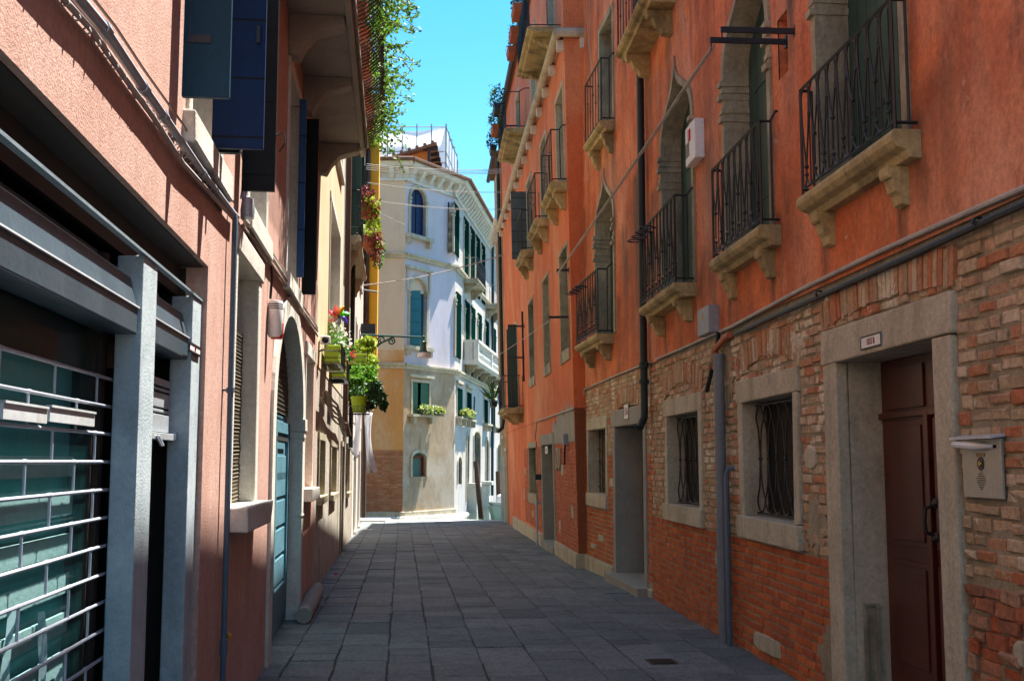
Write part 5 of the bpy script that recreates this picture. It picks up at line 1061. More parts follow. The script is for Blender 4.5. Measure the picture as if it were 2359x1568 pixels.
# ================================================================== LEFT ROW: the pink shop house
ls = lambda y: L.sY(y)
s15, sN = ls(15.0), L.len
hP = thing('pink_house', 'sunlit pink rendered house with a shuttered shop front, teal door and long balcony', 'house', L, (ls(8), 0, 0))
zl = (L.hit(480, 610)[1] + L.hit(2, 122)[1]) / 2; sj = L.hit(479, 640)[0]; print('L lintel', L.hit(480, 610)[1], L.hit(2, 122)[1], zl, 'jamb', sj, sN, s15)
shop = (sj, sN + .5, -1.0, zl)
mw = (L.hit(592, 700)[0], L.hit(541, 700)[0], L.hit(600, 1150)[1], L.hit(591, 642)[1]); print('mesh window', mw)
ar = (L.hit(688, 1200)[0], ls(9.75)); spz = L.hit(690, 968)[1]; apz = L.hit(640, 690)[1]; print('arch', ar, spz, apz)
w2_ = (ls(14.35), ls(13.15), 1.28, 2.85)
up1 = (ls(6.44), ls(5.5), 3.33, 5.4); up2 = (ls(8.75), ls(7.75), 3.38, 5.4); up3 = (ls(11.7), ls(10.5), 3.38, 5.4)
hs_ = [shop, (mw[0] - .10, mw[1] + .10, mw[2] - .1, mw[3] + .16), (ar[0] - .10, ar[1] + .1, -1, apz + .1, spz, 'round'), (w2_[0] - .08, w2_[1] + .08, w2_[2], w2_[3] + .05)] + [(u[0] - .08, u[1] + .08, u[2], u[3] + .08) for u in (up1, up2, up3)]
m = MB(); facade(m, s15, sN, -1.0, 10.5, hs_, depth=.16); shell(m, s15, sN, -1, 10.5, 8); part('wall', m, PINK, hP)
roof(hP, L, s15, sN, 10.5, 8, over=.25)
m = MB(); m.box(sj - .0, sN, -.62, -.60, -1, zl); m.box(sj + .004, sN, -.6, -.03, zl - .007, zl + .05); m.box(sj - .05, sj + .003, -.6, -.12, -1, zl - .01)
part('shop_recess', m, BROWN, hP)
# pillars of the shop front
p1a, p1b = L.hit(358, 800, out=-.03)[0], L.hit(326, 800, out=-.03)[0]; p2a, p2b = L.hit(475, 800, out=-.03)[0], L.hit(442, 800, out=-.03)[0]
zt1 = L.hit(335, 590, out=-.03)[1]; dep = -L.side(p1b, 262, 1000)[0]; print('pillars', p1a, p1b, p2a, p2b, zt1, dep)
dep = max(dep, .14)
for a, b in ((p1a, p1b), (p2a, p2b)):
    m = MB(); m.box(a, b, -dep, -.03, -.3, zt1, .004); part('pillar', m, PILLAR, hP, bevel=.006)
m = MB(); m.box(sj + .002, sN, -.05, -.022, zt1 + .002, zt1 + .014); part('ledge', m, mat('blue_grey_ledge', (.30, .38, .43), rough=.4, metal=.1), hP)
m = MB(); m.box(sj + .002, sN, -dep - .04, -dep - .015, zt1 + .031, zl - .005); m.box(p1b, sN, -dep - .16, -dep - .1, zt1 - .5, zt1); m.box(p2b, p1a, -dep - .16, -dep - .1, zt1 - .9, zt1); part('fascia', m, BROWN, hP)
for a, b, nm in ((p1b + .004, sN, 0), (p2b + .004, p1a - .004, 1)):
    zf = L.hit(305, 705, out=-.06)[1]; m = MB(); m.prism([(-dep - .05, zf + .135), (-.085, zf + .135), (-.05, zf), (-.05, zf - .115), (-dep - .05, zf - .115)], a, b)
    f_ = part('shop_hood', m, HOOD, hP, bevel=.006); m = MB(); m.tube([(a, -.046, zf), (b, -.046, zf)], .006, 6); part('folded_edge', m, mat('painted_sun_edge', (.75, .78, .8), rough=.35, bump=0), f_)  # near-white edge colour paints the sun catching the fold
    m = MB(); m.box(a, b, -dep - .10, -dep - .07, zf + .215, zf + .235); part('rail', m, HOOD, hP)
# pipe grille in front of the shop window
og = -dep - .015; zr0 = L.hit(0, 800, out=og)[1]; dz = .1165; m = MB(); q = MB(); se = L.hit(262, 1000, out=og)[0] + .02; print('grille', zr0, se, og)
PIPE = mat('pale_grille_pipe', (.46, .50, .58), (.38, .42, .5), rough=.45, metal=.2, bump=.05)
for k in range(17):
    z = zr0 - dz * k; m.tube([(se, og, z), (sN, og, z)], .0072, 8)
    x = se + .285 + (.285 if k % 2 else 0)
    while x < sN:
        m.tube([(x, og, z), (x, og, z - dz)], .0052, 6); m.lathe((x, og, z), [(.0072, -.02), (.009, -.018), (.009, .018), (.0072, .02)], 8, (1, 0, 0)); x += .57
for k in range(0, 16, 2): z = zr0 - dz * k; m.tube([(se, og, z), (se, og, z - dz)], .0052, 6)
part('security_grille', m, PIPE, hP, smooth=True)
for xa, xb, ya, yb in ((110, 214, 949, 990), (2, 104, 935, 978)):
    a, z1 = L.hit(xb, yb - 40, out=og + .02); b = L.hit(xa, ya, out=og + .02)[0]; z0 = z1 - .055; m = MB(); m.box(a, b, og + .012, og + .028, z0, z1); m.box(a, b, og + .012, og + .034, z1 - .006, z1 + .002); part('sheet_plate', m, mat('worn_white_sheet', (.55, .58, .60), (.46, .47, .48), stain=(.3, .24, .18), rough=.4, bump=.1), hP)
m = MB(); m.box(p1b, p1b + .07, -dep - .12, -dep - .035, -1, zt1); m.box(p1b + .10, p1b + .125, -dep - .09, -dep - .05, -1, zr0 + .1); f = part('shop_window', m, BROWN, hP)
m = MB(); m.box(p1b + .126, sN, -dep - .07, -dep - .062, -.5, zr0 + .25); part('pane', m, GLASST, f)
m = MB(); 
for k in range(15):
    z = 1.62 - .155 * k; m.box(p1b + .128, sN, -dep - .125, -dep - .115, z - .08, z, .002)
part('blind', m, mat('teal_blind_and_reflection', (.26, .46, .46), (.20, .38, .39), rough=.8), f)  # slats of the blind, coloured to stand in for striped reflections in the glass
m = MB(); m.box(p1b + .08, sN, -dep - .16, -dep - .15, -.5, zr0 + .3); part('backdrop', m, mat('teal_reflection_backdrop', (.05, .34, .37), (.04, .28, .31), bump=0), f)  # teal reflection of the shop glass put into the backdrop colour
m = MB()
for i in range(7):                                          # draped pale cloth; its aqua also carries the reflections in the pane
    x = se + .38 + .11 * i; h = (.9, .5, 1.15, .65, .95, 1.2, .7)[i]; b = len(m.v); n = 12
    for k in range(n + 1):
        z = -.1 + h * k / n; wv = .045 * math.sin(k * .9 + i); t_ = .05 * (1 - .5 * k / n) + .02 * math.sin(k * 1.7 + i)
        m.v += [(x + wv - t_, -dep - .105, z), (x + wv, -dep - .085, z), (x + wv + t_, -dep - .105, z)]
    for k in range(n): o = b + 3 * k; m.f += [(o, o + 1, o + 4, o + 3), (o + 1, o + 2, o + 5, o + 4)]
part('draped_cloth', m, mat('aqua_cloth_and_reflection', (.42, .66, .70), (.34, .56, .62), rough=.9, bump=.1), f, smooth=True)
# narrow door bay with its half raised roller
zr1, zr2 = L.hit(358, 866, out=-.12)[1], L.hit(425, 1010, out=-.12)[1]; print('roller', zr1, zr2); m = MB(); a, b = p2b + .05, p1a - .002
zz = [(0, .05), (.065, .085), (.10, .20), (.215, .235), (.25, .37)]
for u, v in zz: m.box(a, b, -.15, -.125, zr1 - v * (zr1 - zr2) / .4, zr1 - u * (zr1 - zr2) / .4)
m.box(a, b, -.15, -.10, zr2 - .02, zr2 + .015); f = part('roller_shutter', m, mat('pale_roller_metal', (.48, .52, .56), (.40, .44, .48), rough=.4, metal=.3, bump=.05), hP, bevel=.003)
m = MB(); m.tube([((a + b) / 2 + .02, -.10, zr2), ((a + b) / 2 - .02, -.08, zr2 - .05), ((a + b) / 2 - .07, -.08, zr2 - .05), ((a + b) / 2 - .05, -.1, zr2)], .007, 6); m.box(a - .09, a - .01, -.13, -.09, zr2 - .015, zr2 + .02); part('handle', m, GALV, f)
part('lettering', wall_text('SPORT', .035, b - .12, -.124, zr2 + .06), DARK, f)
m = MB(); m.box(p2b, p1a, -.5, -.48, -1, zt1); m.box(p2b + .02, p2b + .07, -.24, -.2, -1, zr1 + .3); m.box(p1a - .05, p1a, -.3, -.2, -1, zr1); f = part('shop_door', m, DARK, hP)
m = MB(); c = L.hit(390, 1250, out=-.25)[0]; m.box(c - .09, c + .06, -.27, -.25, -1, zr2 + .1); part('panel', m, mat('pale_door_panel', (.35, .40, .42), stain=(.15, .16, .16), scale=4), f)
plate(L, (446, 786), (470, 822), -.028, '1518', 'white enamel number plate at the top of the second rough white pillar', .1, REDT, .5)
# conduits, drainpipe
m = MB(); m.tube(line(L, [(100, -120), (184, 0), (241, 68), (331, 203), (376, 267), (466, 399), (534, 489), (545, 500)], .035), .021, 8)
for p in ((241, 68), (376, 268), (466, 400), (331, 204)): q = L.hit(*p, out=.035); m.lathe((q[0], .035, q[1]), [(.021, -.03), (.026, -.028), (.026, .028), (.021, .03)], 8, (1, 0, 0))
part('conduit', m, GALV, hP, smooth=True, label='thick pale conduit above the shop front')
m = MB(); P = line(L, [(60, -110), (148.6, 0), (210.6, 67.7), (286, 177), (353.5, 271), (421, 376), (541.6, 508)], .03); m.tube(P, .012, 8)
a, b = Vector(P[0]), Vector(P[-1])
for i in range(34): q = a.lerp(b, i / 33); m.lathe(tuple(q), [(.012, -.006), (.0145, -.004), (.0145, .004), (.012, .006)], 6, (1, 0, 0))
part('conduit', m, mat('jointed_pale_conduit', (.50, .47, .45), (.40, .36, .34), rough=.6), hP, smooth=True, label='thin jointed conduit below the thick one')
m = MB(); m.tube(line(L, [(150, -90), (217, 0), (266, 62), (332, 162), (418, 282), (546, 478)], .02), .006, 5); part('cable', m, BEADS, hP)
for dz_, rr, mt in ((.0, .016, CABLE), (-.05, .012, BEADS), (.04, .009, BEADS)):
    m = MB(); P = [(h[0], .03, h[1] + dz_ + .012 * math.sin(i * 2.2 + dz_ * 50)) for i, h in enumerate([L.hit(*p) for p in ((548, 500), (561, 518), (585, 549), (609, 579), (648, 639), (690.8, 712), (727, 763.5))])]; m.tube(P, rr, 6); part('cable', m, mt, hP, smooth=True)
s, z = L.hit(549, 492); m = MB(); m.lathe((s, .06, z + .02), [(.0, -.05), (.045, -.05), (.05, .0), (.04, .08), (0, .1)], 10); m.tube([(s, .03, z + .1), (s - .02, .05, z + .3), (s - .02, .02, z + .45)], .025, 7); part('junction_box', m, GALV, hP, smooth=True)
s, z = L.hit(541, 525, out=.045); m = MB(); m.tube([(s, .02, z + .12), (s, .045, z + .06), (s, .045, z), (s, .045, -.3)], .018, 8)
for y in (895,): zz = L.hit(523, y, out=.045)[1]; m.lathe((s, .045, zz), [(.018, -.015), (.026, -.015), (.026, .015), (.018, .015)], 8); m.box(s - .012, s + .012, -.01, .045, zz - .006, zz + .006)
m.lathe((s, .045, L.hit(512, 1470, out=.045)[1] - .06), [(.018, -.05), (.024, -.045), (.024, .045), (.018, .05)], 8); f = part('drainpipe', m, BLUEPVC, hP, smooth=True, label='slim grey drainpipe with a yellow valve')
m = MB(); z = L.hit(524, 1467, out=.07)[1]; m.lathe((s - .025, .06, z), [(0, .03), (.016, .025), (.018, 0)], 8, (-.7, .7, 0)); part('valve', m, mat('yellow_valve', (.75, .33, .01), rough=.4, bump=0), f, smooth=True)
# window with wire mesh
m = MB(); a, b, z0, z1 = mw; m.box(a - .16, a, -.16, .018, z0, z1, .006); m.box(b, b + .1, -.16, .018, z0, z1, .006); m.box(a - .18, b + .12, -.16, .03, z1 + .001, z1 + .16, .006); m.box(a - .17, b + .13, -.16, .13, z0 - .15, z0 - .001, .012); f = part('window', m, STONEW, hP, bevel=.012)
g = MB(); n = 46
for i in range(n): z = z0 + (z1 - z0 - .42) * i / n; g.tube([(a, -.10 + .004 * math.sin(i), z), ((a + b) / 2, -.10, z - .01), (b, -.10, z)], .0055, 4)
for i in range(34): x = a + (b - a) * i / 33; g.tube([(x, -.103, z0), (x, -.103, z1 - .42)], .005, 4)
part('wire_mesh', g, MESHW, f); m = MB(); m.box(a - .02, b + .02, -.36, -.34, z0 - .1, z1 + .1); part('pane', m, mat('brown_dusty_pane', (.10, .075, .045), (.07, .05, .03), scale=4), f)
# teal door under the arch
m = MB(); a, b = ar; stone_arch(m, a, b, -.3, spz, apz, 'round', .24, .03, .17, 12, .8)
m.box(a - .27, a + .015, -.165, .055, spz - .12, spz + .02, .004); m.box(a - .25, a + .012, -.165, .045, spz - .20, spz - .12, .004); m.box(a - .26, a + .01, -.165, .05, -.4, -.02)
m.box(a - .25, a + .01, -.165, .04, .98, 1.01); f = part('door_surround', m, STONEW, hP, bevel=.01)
m = MB(); n = 30; R_ = (b - a) / 2; c = (a + b) / 2
for i in range(1, n):
    x = a + (b - a) * i / n; h = math.sqrt(max(1 - ((x - c) / R_) ** 2, 0)) * (apz - spz); m.tube([(x, -.14, spz + .05), (x, -.14, spz + h)], .005, 4)
for i in range(20): z = spz + .05 + (apz - spz) * i / 21; hw = R_ * math.sqrt(max(1 - ((z - spz) / (apz - spz)) ** 2, 0)); m.tube([(c - hw, -.137, z), (c + hw, -.137, z)], .005, 4)
part('wire_mesh', m, MESHW, f); m = MB(); m.prism([(a, spz)] + arch_curve(a, b, spz, apz, 'round') + [(b, spz)], -.32, -.28, 'o'); part('lunette', m, DARK, f)
zg = gz(11); zdt = L.hit(612, 958, out=-.12)[1]; print('door top', zdt); m = MB(); m.box(a, b, -.17, -.155, zdt, spz + .04); 
d0, d1 = a + .0, b - .05; W_ = d1 - d0; m.box(d0, d1, -.2, -.15, zg, zdt); m.box(d0, d0 + .16, -.15, -.115, zg + .4, zdt); m.box(d1 - .22, d1, -.15, -.115, zg + .4, zdt); m.box(d0 + W_ * .5 - .05, d0 + W_ * .5 + .05, -.15, -.11, zg + .4, zdt)
for z in (zg + .72, zg + 1.02, zg + 1.32, zg + 1.62, zdt - .34): m.box(d0 + .17, d1 - .23, -.15, -.138, z - .27, z - .012)
m.box(d0, d1, -.15, -.118, zdt - .12, zdt); m.box(d0 - .02, d1 + .02, -.15, -.12, zg, zg + .42); dr_ = part('door', m, TDOOR, hP, bevel=.006)
m = MB(); s = d0 + W_ * .62; m.lathe((s, -.11, zg + 1.18), [(.0, .03), (.02, .02), (.024, .0)], 8, (0, 1, 0)); m.box(s - .02, s + .02, -.112, -.104, zg + 1.0, zg + 1.1); part('handle', m, RUST, dr_)
m = MB(); m.box(s - .10, s + .10, -.112, -.106, zdt - .30, zdt - .22); m.box(d0 + .3, d1 - .3, -.112, -.108, zdt - .2, zdt - .16); part('letter_slot', m, DARK, dr_)
# second ground floor window with its blind and sill
a, b, z0, z1 = w2_; m = MB(); m.box(a - .1, a, -.16, .015, z0, z1); m.box(a - .13, b + .12, -.16, .03, z1 + .001, z1 + .16, .006); m.box(a - .14, b + .14, -.16, .11, z0 - .15, z0 - .001, .01); m.box(b, b + .09, -.16, .015, z0, z1); f = part('window', m, STONEW, hP, bevel=.01)
m = MB(); m.box(a, b, -.15, -.12, z0, z1); part('blind', m, mat('sun_faded_orange_blind', (.50, .25, .13), (.42, .2, .1), rough=.9), f)
# upper windows, sills, shutters standing open at right angles to the wall
for i, u in enumerate((up1, up2, up3)):
    a, b, z0, z1 = u; m = MB(); stone_frame(m, a, b, z0, z1, .09, .02, .16, .1); m.box(a - .22, b + .16, -.16, .06, z0 - .17, z0 - .001, .008); f = part('window', m, STONEW, hP, bevel=.01)
    m = MB(); m.box(a, b, -.2, -.16, z0, z1); part('pane', m, GLASSD, f)
def leaf_at(px, tip, zb_, mt, out2=None, th=.035, zt=5.4, lab=None):
    s = L.hit(px, tip[1])[0]; o = L.side(s, *tip)[0]; m = MB(); m.box(s - th / 2, s + th / 2, .02, o, zb_, zt)
    p = part('shutter', m, mt, hP, bevel=.004, label=lab); return s, o, p
s, o, p = leaf_at(408, (528, 268), 3.335, mat('teal_blue_shutter', (.008, .05, .085), (.006, .04, .07), rough=.55, bump=.1, spec=.2), lab='dark teal shutter leaf standing open nearest the viewer'); print('leaf', s, o)
m = MB(); m.box(s + .02, s + .024, .04, o * .62, 3.60, 3.64); m.box(s + .0175, s + .021, o * .2, o * .2 + .006, 3.34, 5.4); part('hinge_strap', m, IRON, p)
s, o, p = leaf_at(478, (606, 387), 3.335, BLUES); m = MB(); zz = L.side(s, 597, 84)[1]; m.box(s + .02, s + .035, o - .05, o - .03, zz - .05, zz + .05); part('latch', m, IRON, p)
m = MB(); s3 = ls(6.2); m.box(s3 - .02, s3 + .02, .02, .16, 3.34, 5.3); part('shutter', m, BLACKS, hP)
s, o, p = leaf_at(548, (632, 490), 3.39, BLACKS)
m = MB(); q = L.side(s, 645, 330); m.tube([(s, o, q[1] + .05), (s, o + .05, q[1] + .08), (s, o + .06, q[1]), (s, o + .02, q[1] - .06)], .007, 5); part('hook', m, IRON, p)
s, o, p = leaf_at(678, (699, 640), 3.5, mat('bright_blue_shutter', (.02, .09, .26), (.015, .07, .21), rough=.5, bump=.1, planks=.5, plank_axis=2)); s, o, p = leaf_at(690, (727, 690), 3.42, BLACKS)  # first leaf in a brighter blue, second in black green
# long balcony with bellied railing
zb_ = 5.88; ob = .60; s0, s1 = ls(15.25), ls(8.4); m = MB(); m.box(s0, s1, 0, ob - .06, zb_, zb_ + .1); m.box(s0 - .02, s1, ob - .06, ob, zb_ - .04, zb_ + .14); m.box(s0 - .02, s1, ob, ob + .04, zb_ + .08, zb_ + .16); bq = part('long_balcony', m, mat('grey_beige_concrete', (.38, .35, .30), (.31, .285, .245), stain=(.2, .18, .15), scale=2, bump=.3), hP, bevel=.008)
for y in (14.85, 12.2, 10.45, 8.9):
    s = ls(y); q = MB(); q.prism([(0, zb_ - .001), (ob - .07, zb_ - .001), (ob - .07, zb_ - .10), (ob - .22, zb_ - .14), (.26, zb_ - .18), (.16, zb_ - .30), (.10, zb_ - .42), (0, zb_ - .40)], s - .11, s + .11); part('bracket', q, mat('grey_beige_concrete', (.38, .35, .3)), bq, bevel=.01)
g = MB(); zr = zb_ + .16; n = 62
def belly(h): return ob - .03 + .31 * math.sin(min(1, h / .62) * math.pi) ** .8 * (1 if h < .62 else 0) - (.0)
for i in range(n + 1):
    s = s0 + .04 + (s1 - s0 - .08) * i / n; g.tube([(s, belly(h), zr + h) for h in (0, .08, .18, .30, .42, .52, .60, .75, .95)], .0085, 5)
for z in (zr + .02, zr + .62, zr + .95): g.tube([(s0, ob - .03, z), (s1, ob - .03, z)], .014, 5)
g.tube([(s0 + .04, ob - .03, zr + .95), (s0 + .04, 0, zr + .95)], .014, 5)
for i in range(5): g.tube([(s0 + .04, .05 + i * .11, zr), (s0 + .04, .05 + i * .11, zr + .95)], .0085, 5)
part('belly_railing', g, IRON, bq)
TR = [('terracotta trough behind the belly railing at the canal end', 14.9, LEAF), ('terracotta trough behind the belly railing, second from the canal end', 13.6, LEAF), ('terracotta trough with red flowers behind the belly railing', 12.35, LEAF), ('terracotta trough nearest the viewer behind the belly railing', 11.1, LEAF)]
for i, (lb, y, fo) in enumerate(TR):
    s = ls(y); t = trough(L, s, ob + .02, zr + .18, .8, lb, 'troughs on the long balcony', fol=fo, n=160, hgt=.2, rx=.12, fl=FLR if i == 2 else None, w=.11, dz=.2)
    q = MB(); bl = [((s + random.uniform(-.5, .5), ob + random.uniform(.12, .32), zr + random.uniform(.1, 1.0)), (.24, .14, .22)) for _ in range(7)]
    if i < 2: bl += [((s - .1, ob + .42, zr + .1), (.25, .2, .12)), ((s - .15, ob + .3, zr - .1), (.2, .14, .14))]
    if i >= 2: bl += [((s, ob + .45, zr + .75), (.3, .22, .25)), ((s - .3, ob + .4, zr + 1.2), (.35, .25, .3))]
    q.foliage(bl, 520, .075, .04, .1, .25)
    st = MB()
    for _ in range(11):                                    # shoots on thin stems reaching out over the lane
        c = Vector((s + random.uniform(-.45, .45), ob + .05, zr + random.uniform(.1, 1.0))); pp = [c.copy()]; dv = Vector((random.gauss(0, .25), 1, random.gauss(.1, .5))).normalized()
        for k in range(random.randint(7, 12)):
            c = c + dv * .055 + Vector((random.gauss(0, .012), 0, random.gauss(0, .012) - .0022 * k)); pp.append(c.copy())
            for _k in range(3): q.leaf(c + Vector((random.gauss(0, .025), random.gauss(0, .02), random.gauss(0, .025))), random.uniform(.04, .085), random.uniform(.022, .045))
        st.tube(pp, .004, 4)
    part('stems', st, POLEW, t)
    part('trailing_leaves', q, leafmat('fresh_green_leaves', [(.05, .14, .012), (.10, .25, .02), (.2, .36, .04), (.06, .18, .02)]), t)
# --- small things fixed to the pink house
s, z = L.hit(616, 735); m = MB(); c = (s, .065, z - .15); m.lathe(c, [(.0, -.005), (.05, 0), (.062, .03), (.062, .28), (.056, .30), (0, .31)], 14)
t = thing('alarm_siren', 'white rounded alarm siren with a red lamp beside the arched door', 'alarm', L, (s, 0, z - .16)); part('case', m, WHITEP, t, smooth=True)
m = MB(); m.lathe((c[0] - .012, c[1] + .012, c[2] - .012), [(0, -.003), (.045, 0), (.055, .03), (.055, .13), (.04, .14)], 14); part('lamp', m, REDP, t, smooth=True)
m = MB(); m.tube([(s, .02, z + .17), (s, .03, z + .35), (s + .02, .02, z + .5)], .012, 6); part('cable', m, CABLEB, t)
for k in range(3): pass
m = MB()
for k in range(3): m.lathe((c[0], c[1], c[2] + .235 + .018 * k), [(.0625, -.004), (.0632, 0), (.0625, .004)], 14)
part('vent', m, DARK, t)
s, z = L.hit(733, 795); cY = 15.6; cc = wpt(749, 783, 15.3); t = thing('security_camera', 'white security camera pointing down the lane from the pink house corner', 'camera', WORLD, tuple(cc))
dirc = Vector((.15, -1, -.1)).normalized(); sx = dirc.cross(Vector((0, 0, 1))).normalized(); sz = sx.cross(dirc)
m = MB(); m.obox(cc - dirc * .13, sx, dirc, sz, .068, .17, .06); part('body', m, WHITEP, t, bevel=.02)
m = MB(); m.obox(cc + dirc * .02, sx, dirc, sz, .074, .05, .008); m.lathe(tuple(cc + dirc * .035), [(.058, 0), (.06, .012), (.0, .013)], 14, tuple(dirc)); m2_ = MB(); m2_.lathe(tuple(cc + dirc * .045), [(.045, 0), (.045, .008), (0, .012)], 14, tuple(dirc)); part('lens', m2_, plain('black_lens', (.004, .005, .006), .08), t, smooth=True)
m = MB(); wp = L.M @ Vector((L.sY(15.6), 0, cc.z - .12)); m.tube([cc - dirc * .1 - Vector((0, 0, .06)), cc - dirc * .1 - Vector((0, 0, .13)), wp], .018, 7); part('mount', m, WHITEP, t, smooth=True)
m = MB(); a, b = gp(699, 1436), gp(731, 1372); m.tube([(a.x, a.y, gz(a.y) + .085), ((a.x + b.x) / 2, (a.y + b.y) / 2, gz(a.y) + .095), (b.x, b.y, gz(b.y) + .09)], [.085, .10, .09], 12); solo('stone_roll', m, CEMENT, 'fallen length of round stone lying along the foot of the pink house', 'stone', WORLD, (a.x, a.y, gz(a.y)), smooth=True)
# ================================================================== the cream house and the rest of the left row
def house(name, label, cat, y0, y1, top, mt, holes, low=None, zlow=2.9):
    a, b = ls(y1), ls(y0); h = thing(name, label, cat, L, (a, 0, 0)); m = MB(); facade(m, a, b, zlow if low else -1.5, top, [x for x in holes if x[2] > zlow - .1] if low else holes, depth=.22); shell(m, a, b, -1.5, top, 7); part('wall', m, mt, h)
    if low: m = MB(); facade(m, a, b, -1.5, zlow + .02, [x for x in holes if x[2] <= zlow - .1], depth=.22, out=-.01); part('ground_floor_wall', m, low, h)
    roof(h, L, a, b, top, 7, over=.2); return h
def fillw(h, rects, mt, wd=.09, shut=None, sill=.1, proud=.02, fm=None, name='window'):
    for a, b, z0, z1 in rects:
        m = MB(); stone_frame(m, a + wd, b - wd, z0 + (sill or 0), z1 - wd, wd - .004, proud, .2, wd, sill, .05, .02); f = part(name, m, fm or STONEW, h); q = MB(); q.box(a, b, -.22, -.17, z0, z1); part('pane', q, mt, f)
        if shut:
            for s in (a + .02, b - .02): q = MB(); q.box(s - .02, s + .02, .03, .03 + (b - a) * .42, z0 + .1, z1 - .05); part('shutter', q, shut, f)
GREYP = mat('grey_peeling_plaster', (.54, .49, .41), (.38, .34, .28), stain=(.15, .13, .11), stain_amt=.7, scale=1.6, streak=.7, bump=1.0, big=.08, patch=(.55, .52, .46), patch_lo=.58)
cw = [(ls(20.6), ls(17.3), 3.75, 5.85), (ls(20.8), ls(18.2), 6.8, 8.6)]; cl = [(ls(17.1), ls(15.6), 1.0, 2.0), (ls(20.5), ls(18.6), .95, 1.95)]
h2 = house('cream_house', 'sunlit cream house with grey peeling ground floor beside the pink house', 'house', 15.0, 21.5, 11.0, CREAM, cw + cl, GREYP); fillw(h2, cw, mat('pale_roller_blind', (.40, .36, .27), (.34, .30, .22)), .12); fillw(h2, cl, DARK, .1, fm=STONEG)
w3 = [(ls(24.3), ls(22.6), 3.4, 5.3), (ls(24.3), ls(22.6), 6.3, 8.6), (ls(27.4), ls(25.8), 6.3, 8.6), (ls(27.4), ls(25.8), 3.4, 5.3)]; l3 = [(ls(23.4), ls(22.4), -.35, 2.0), (ls(26.5), ls(25.0), .8, 2.0)]
h3 = house('white_house', 'white rendered house with green shutters and hanging flower baskets', 'house', 21.5, 28.5, 11.5, PALEW, w3 + l3, GREYP); fillw(h3, w3, GLASSD, .1); sh_ = [(w, s) for w in w3[1:3] for s in (w[0] + .02, w[1] - .02)]
for w, s in sh_: q = MB(); q.box(s - .02, s + .02, .03, .32, w[2] + .1, w[3] - .05); part('shutter', q, GREENS, h3); fillw(h3, l3, DARK, .1, fm=STONEG)
w4 = [(ls(30.6), ls(29.4), 3.6, 5.4), (ls(30.6), ls(29.4), 6.6, 8.6), (ls(33.4), ls(32.2), 6.6, 8.6), (ls(33.4), ls(32.2), 3.6, 5.4)]; l4 = [(ls(30.9), ls(29.9), -.35, 1.9), (ls(34.4), ls(33.4), -.4, 2.0)]
h4 = house('lane_end_house', 'pale house at the canal end of the left row carrying the green lamp bracket', 'house', 28.5, 36.2, 12.0, PALEW, w4 + l4, STONEW, 2.6); fillw(h4, w4, GLASSD, .1)
for w in w4: q = MB(); q.box(w[0] + .12, (w[0] + w[1]) / 2 - .01, -.1, -.06, w[2] + .12, w[3] - .12); q.box((w[0] + w[1]) / 2 + .01, w[1] - .12, -.1, -.06, w[2] + .12, w[3] - .12); part('shutter', q, GREENS, h4); fillw(h4, l4, CEMENT, .1)
hy = thing('yellow_house', 'narrow strip of a deep yellow upper storey jutting out above the lamp bracket', 'house', L, (ls(38), 0, 4.2)); m = MB(); m.box(ls(38), ls(36.3), -6, .45, 4.3, 13.6); part('wall', m, YELLOW, hy); m = MB(); m.box(ls(38.1), ls(36.2), -6, .55, 13.62, 13.8); part('roof', m, TILE, hy)
m = MB(); s = ls(36.4); m.tube([(s + .2, .1, 11.9), (s + .2, .1, -.2)], .07, 8); part('downpipe', m, mat('brown_downpipe', (.10, .06, .045), rough=.5), h4, smooth=True)
m = MB(); s = ls(22.2); m.tube([(s, .08, 11), (s, .08, 2.4), (s - .1, .15, 2.1)], .055, 8); part('downpipe', m, mat('brown_downpipe', (.10, .06, .045)), h3, smooth=True)
m = MB(); s = ls(24.9); m.tube([(s, .09, 11), (s, .09, 1.9)], .05, 8); part('downpipe', m, BLACKP, h3, smooth=True)
m = MB()
for i in range(5): m.tube([(ls(15.2 + j * 1.3), .06 + .02 * i, 2.45 - .06 * j + .03 * i + .05 * math.sin(j * 2 + i)) for j in range(6)], .018, 5)
part('cable_bundle', m, BEADS, h2, smooth=True)
# balconies and baskets on the white house
for z, y0, y1, o in ((6.2, 22.5, 27.6, .32), (8.9, 22.5, 25.0, .3)):
    balcony(h3, L, ls(y1), ls(y0), z, o, h=.95, style='bar', smat=STONE, kink=False, t=.2, bd=.45)
BR = [(7.05, 23.3, .40, 'hanging pot of purple red and lime leaves on the white house balcony, nearest of three', (LEAFR, LEAFY)), (6.75, 25.2, .42, 'hanging pot of trailing yellow green leaves in the middle of the white house balcony', (LEAFY, LEAFR)), (7.0, 27.0, .45, 'hanging pot of green leaves at the far end of the white house balcony', (LEAFY, LEAF)), (9.0, 23.4, .36, 'small pot of green leaves on the top balcony of the white house', (LEAF, LEAFY))]
for i, (z, y, o, lb, (f1, f2)) in enumerate(BR):
    s = ls(y); t = thing('hanging_pot', lb, 'flower pot', L, (s, o, z - .3), 'hanging pots on the white house'); m = MB(); m.lathe((s, o, z - .32), [(0, 0), (.14, 0), (.19, .3), (.2, .32), (.17, .32), (.0, .28)], 12); part('pot', m, TCPOT, t, smooth=True)
    m = MB(); m.foliage([((s, o, z + .12), (.35, .22, .26)), ((s - .1, o + .12, z - .1), (.3, .16, .25))], 260, .11, .06); part('leaves', m, f1, t)
    m = MB(); m.foliage([((s - .2, o + .15, z - .2), (.3, .18, .45)), ((s + .15, o + .1, z - .05), (.22, .18, .25))], 330, .10, .06, .2, .4); part('trailing_leaves', m, f2, t)
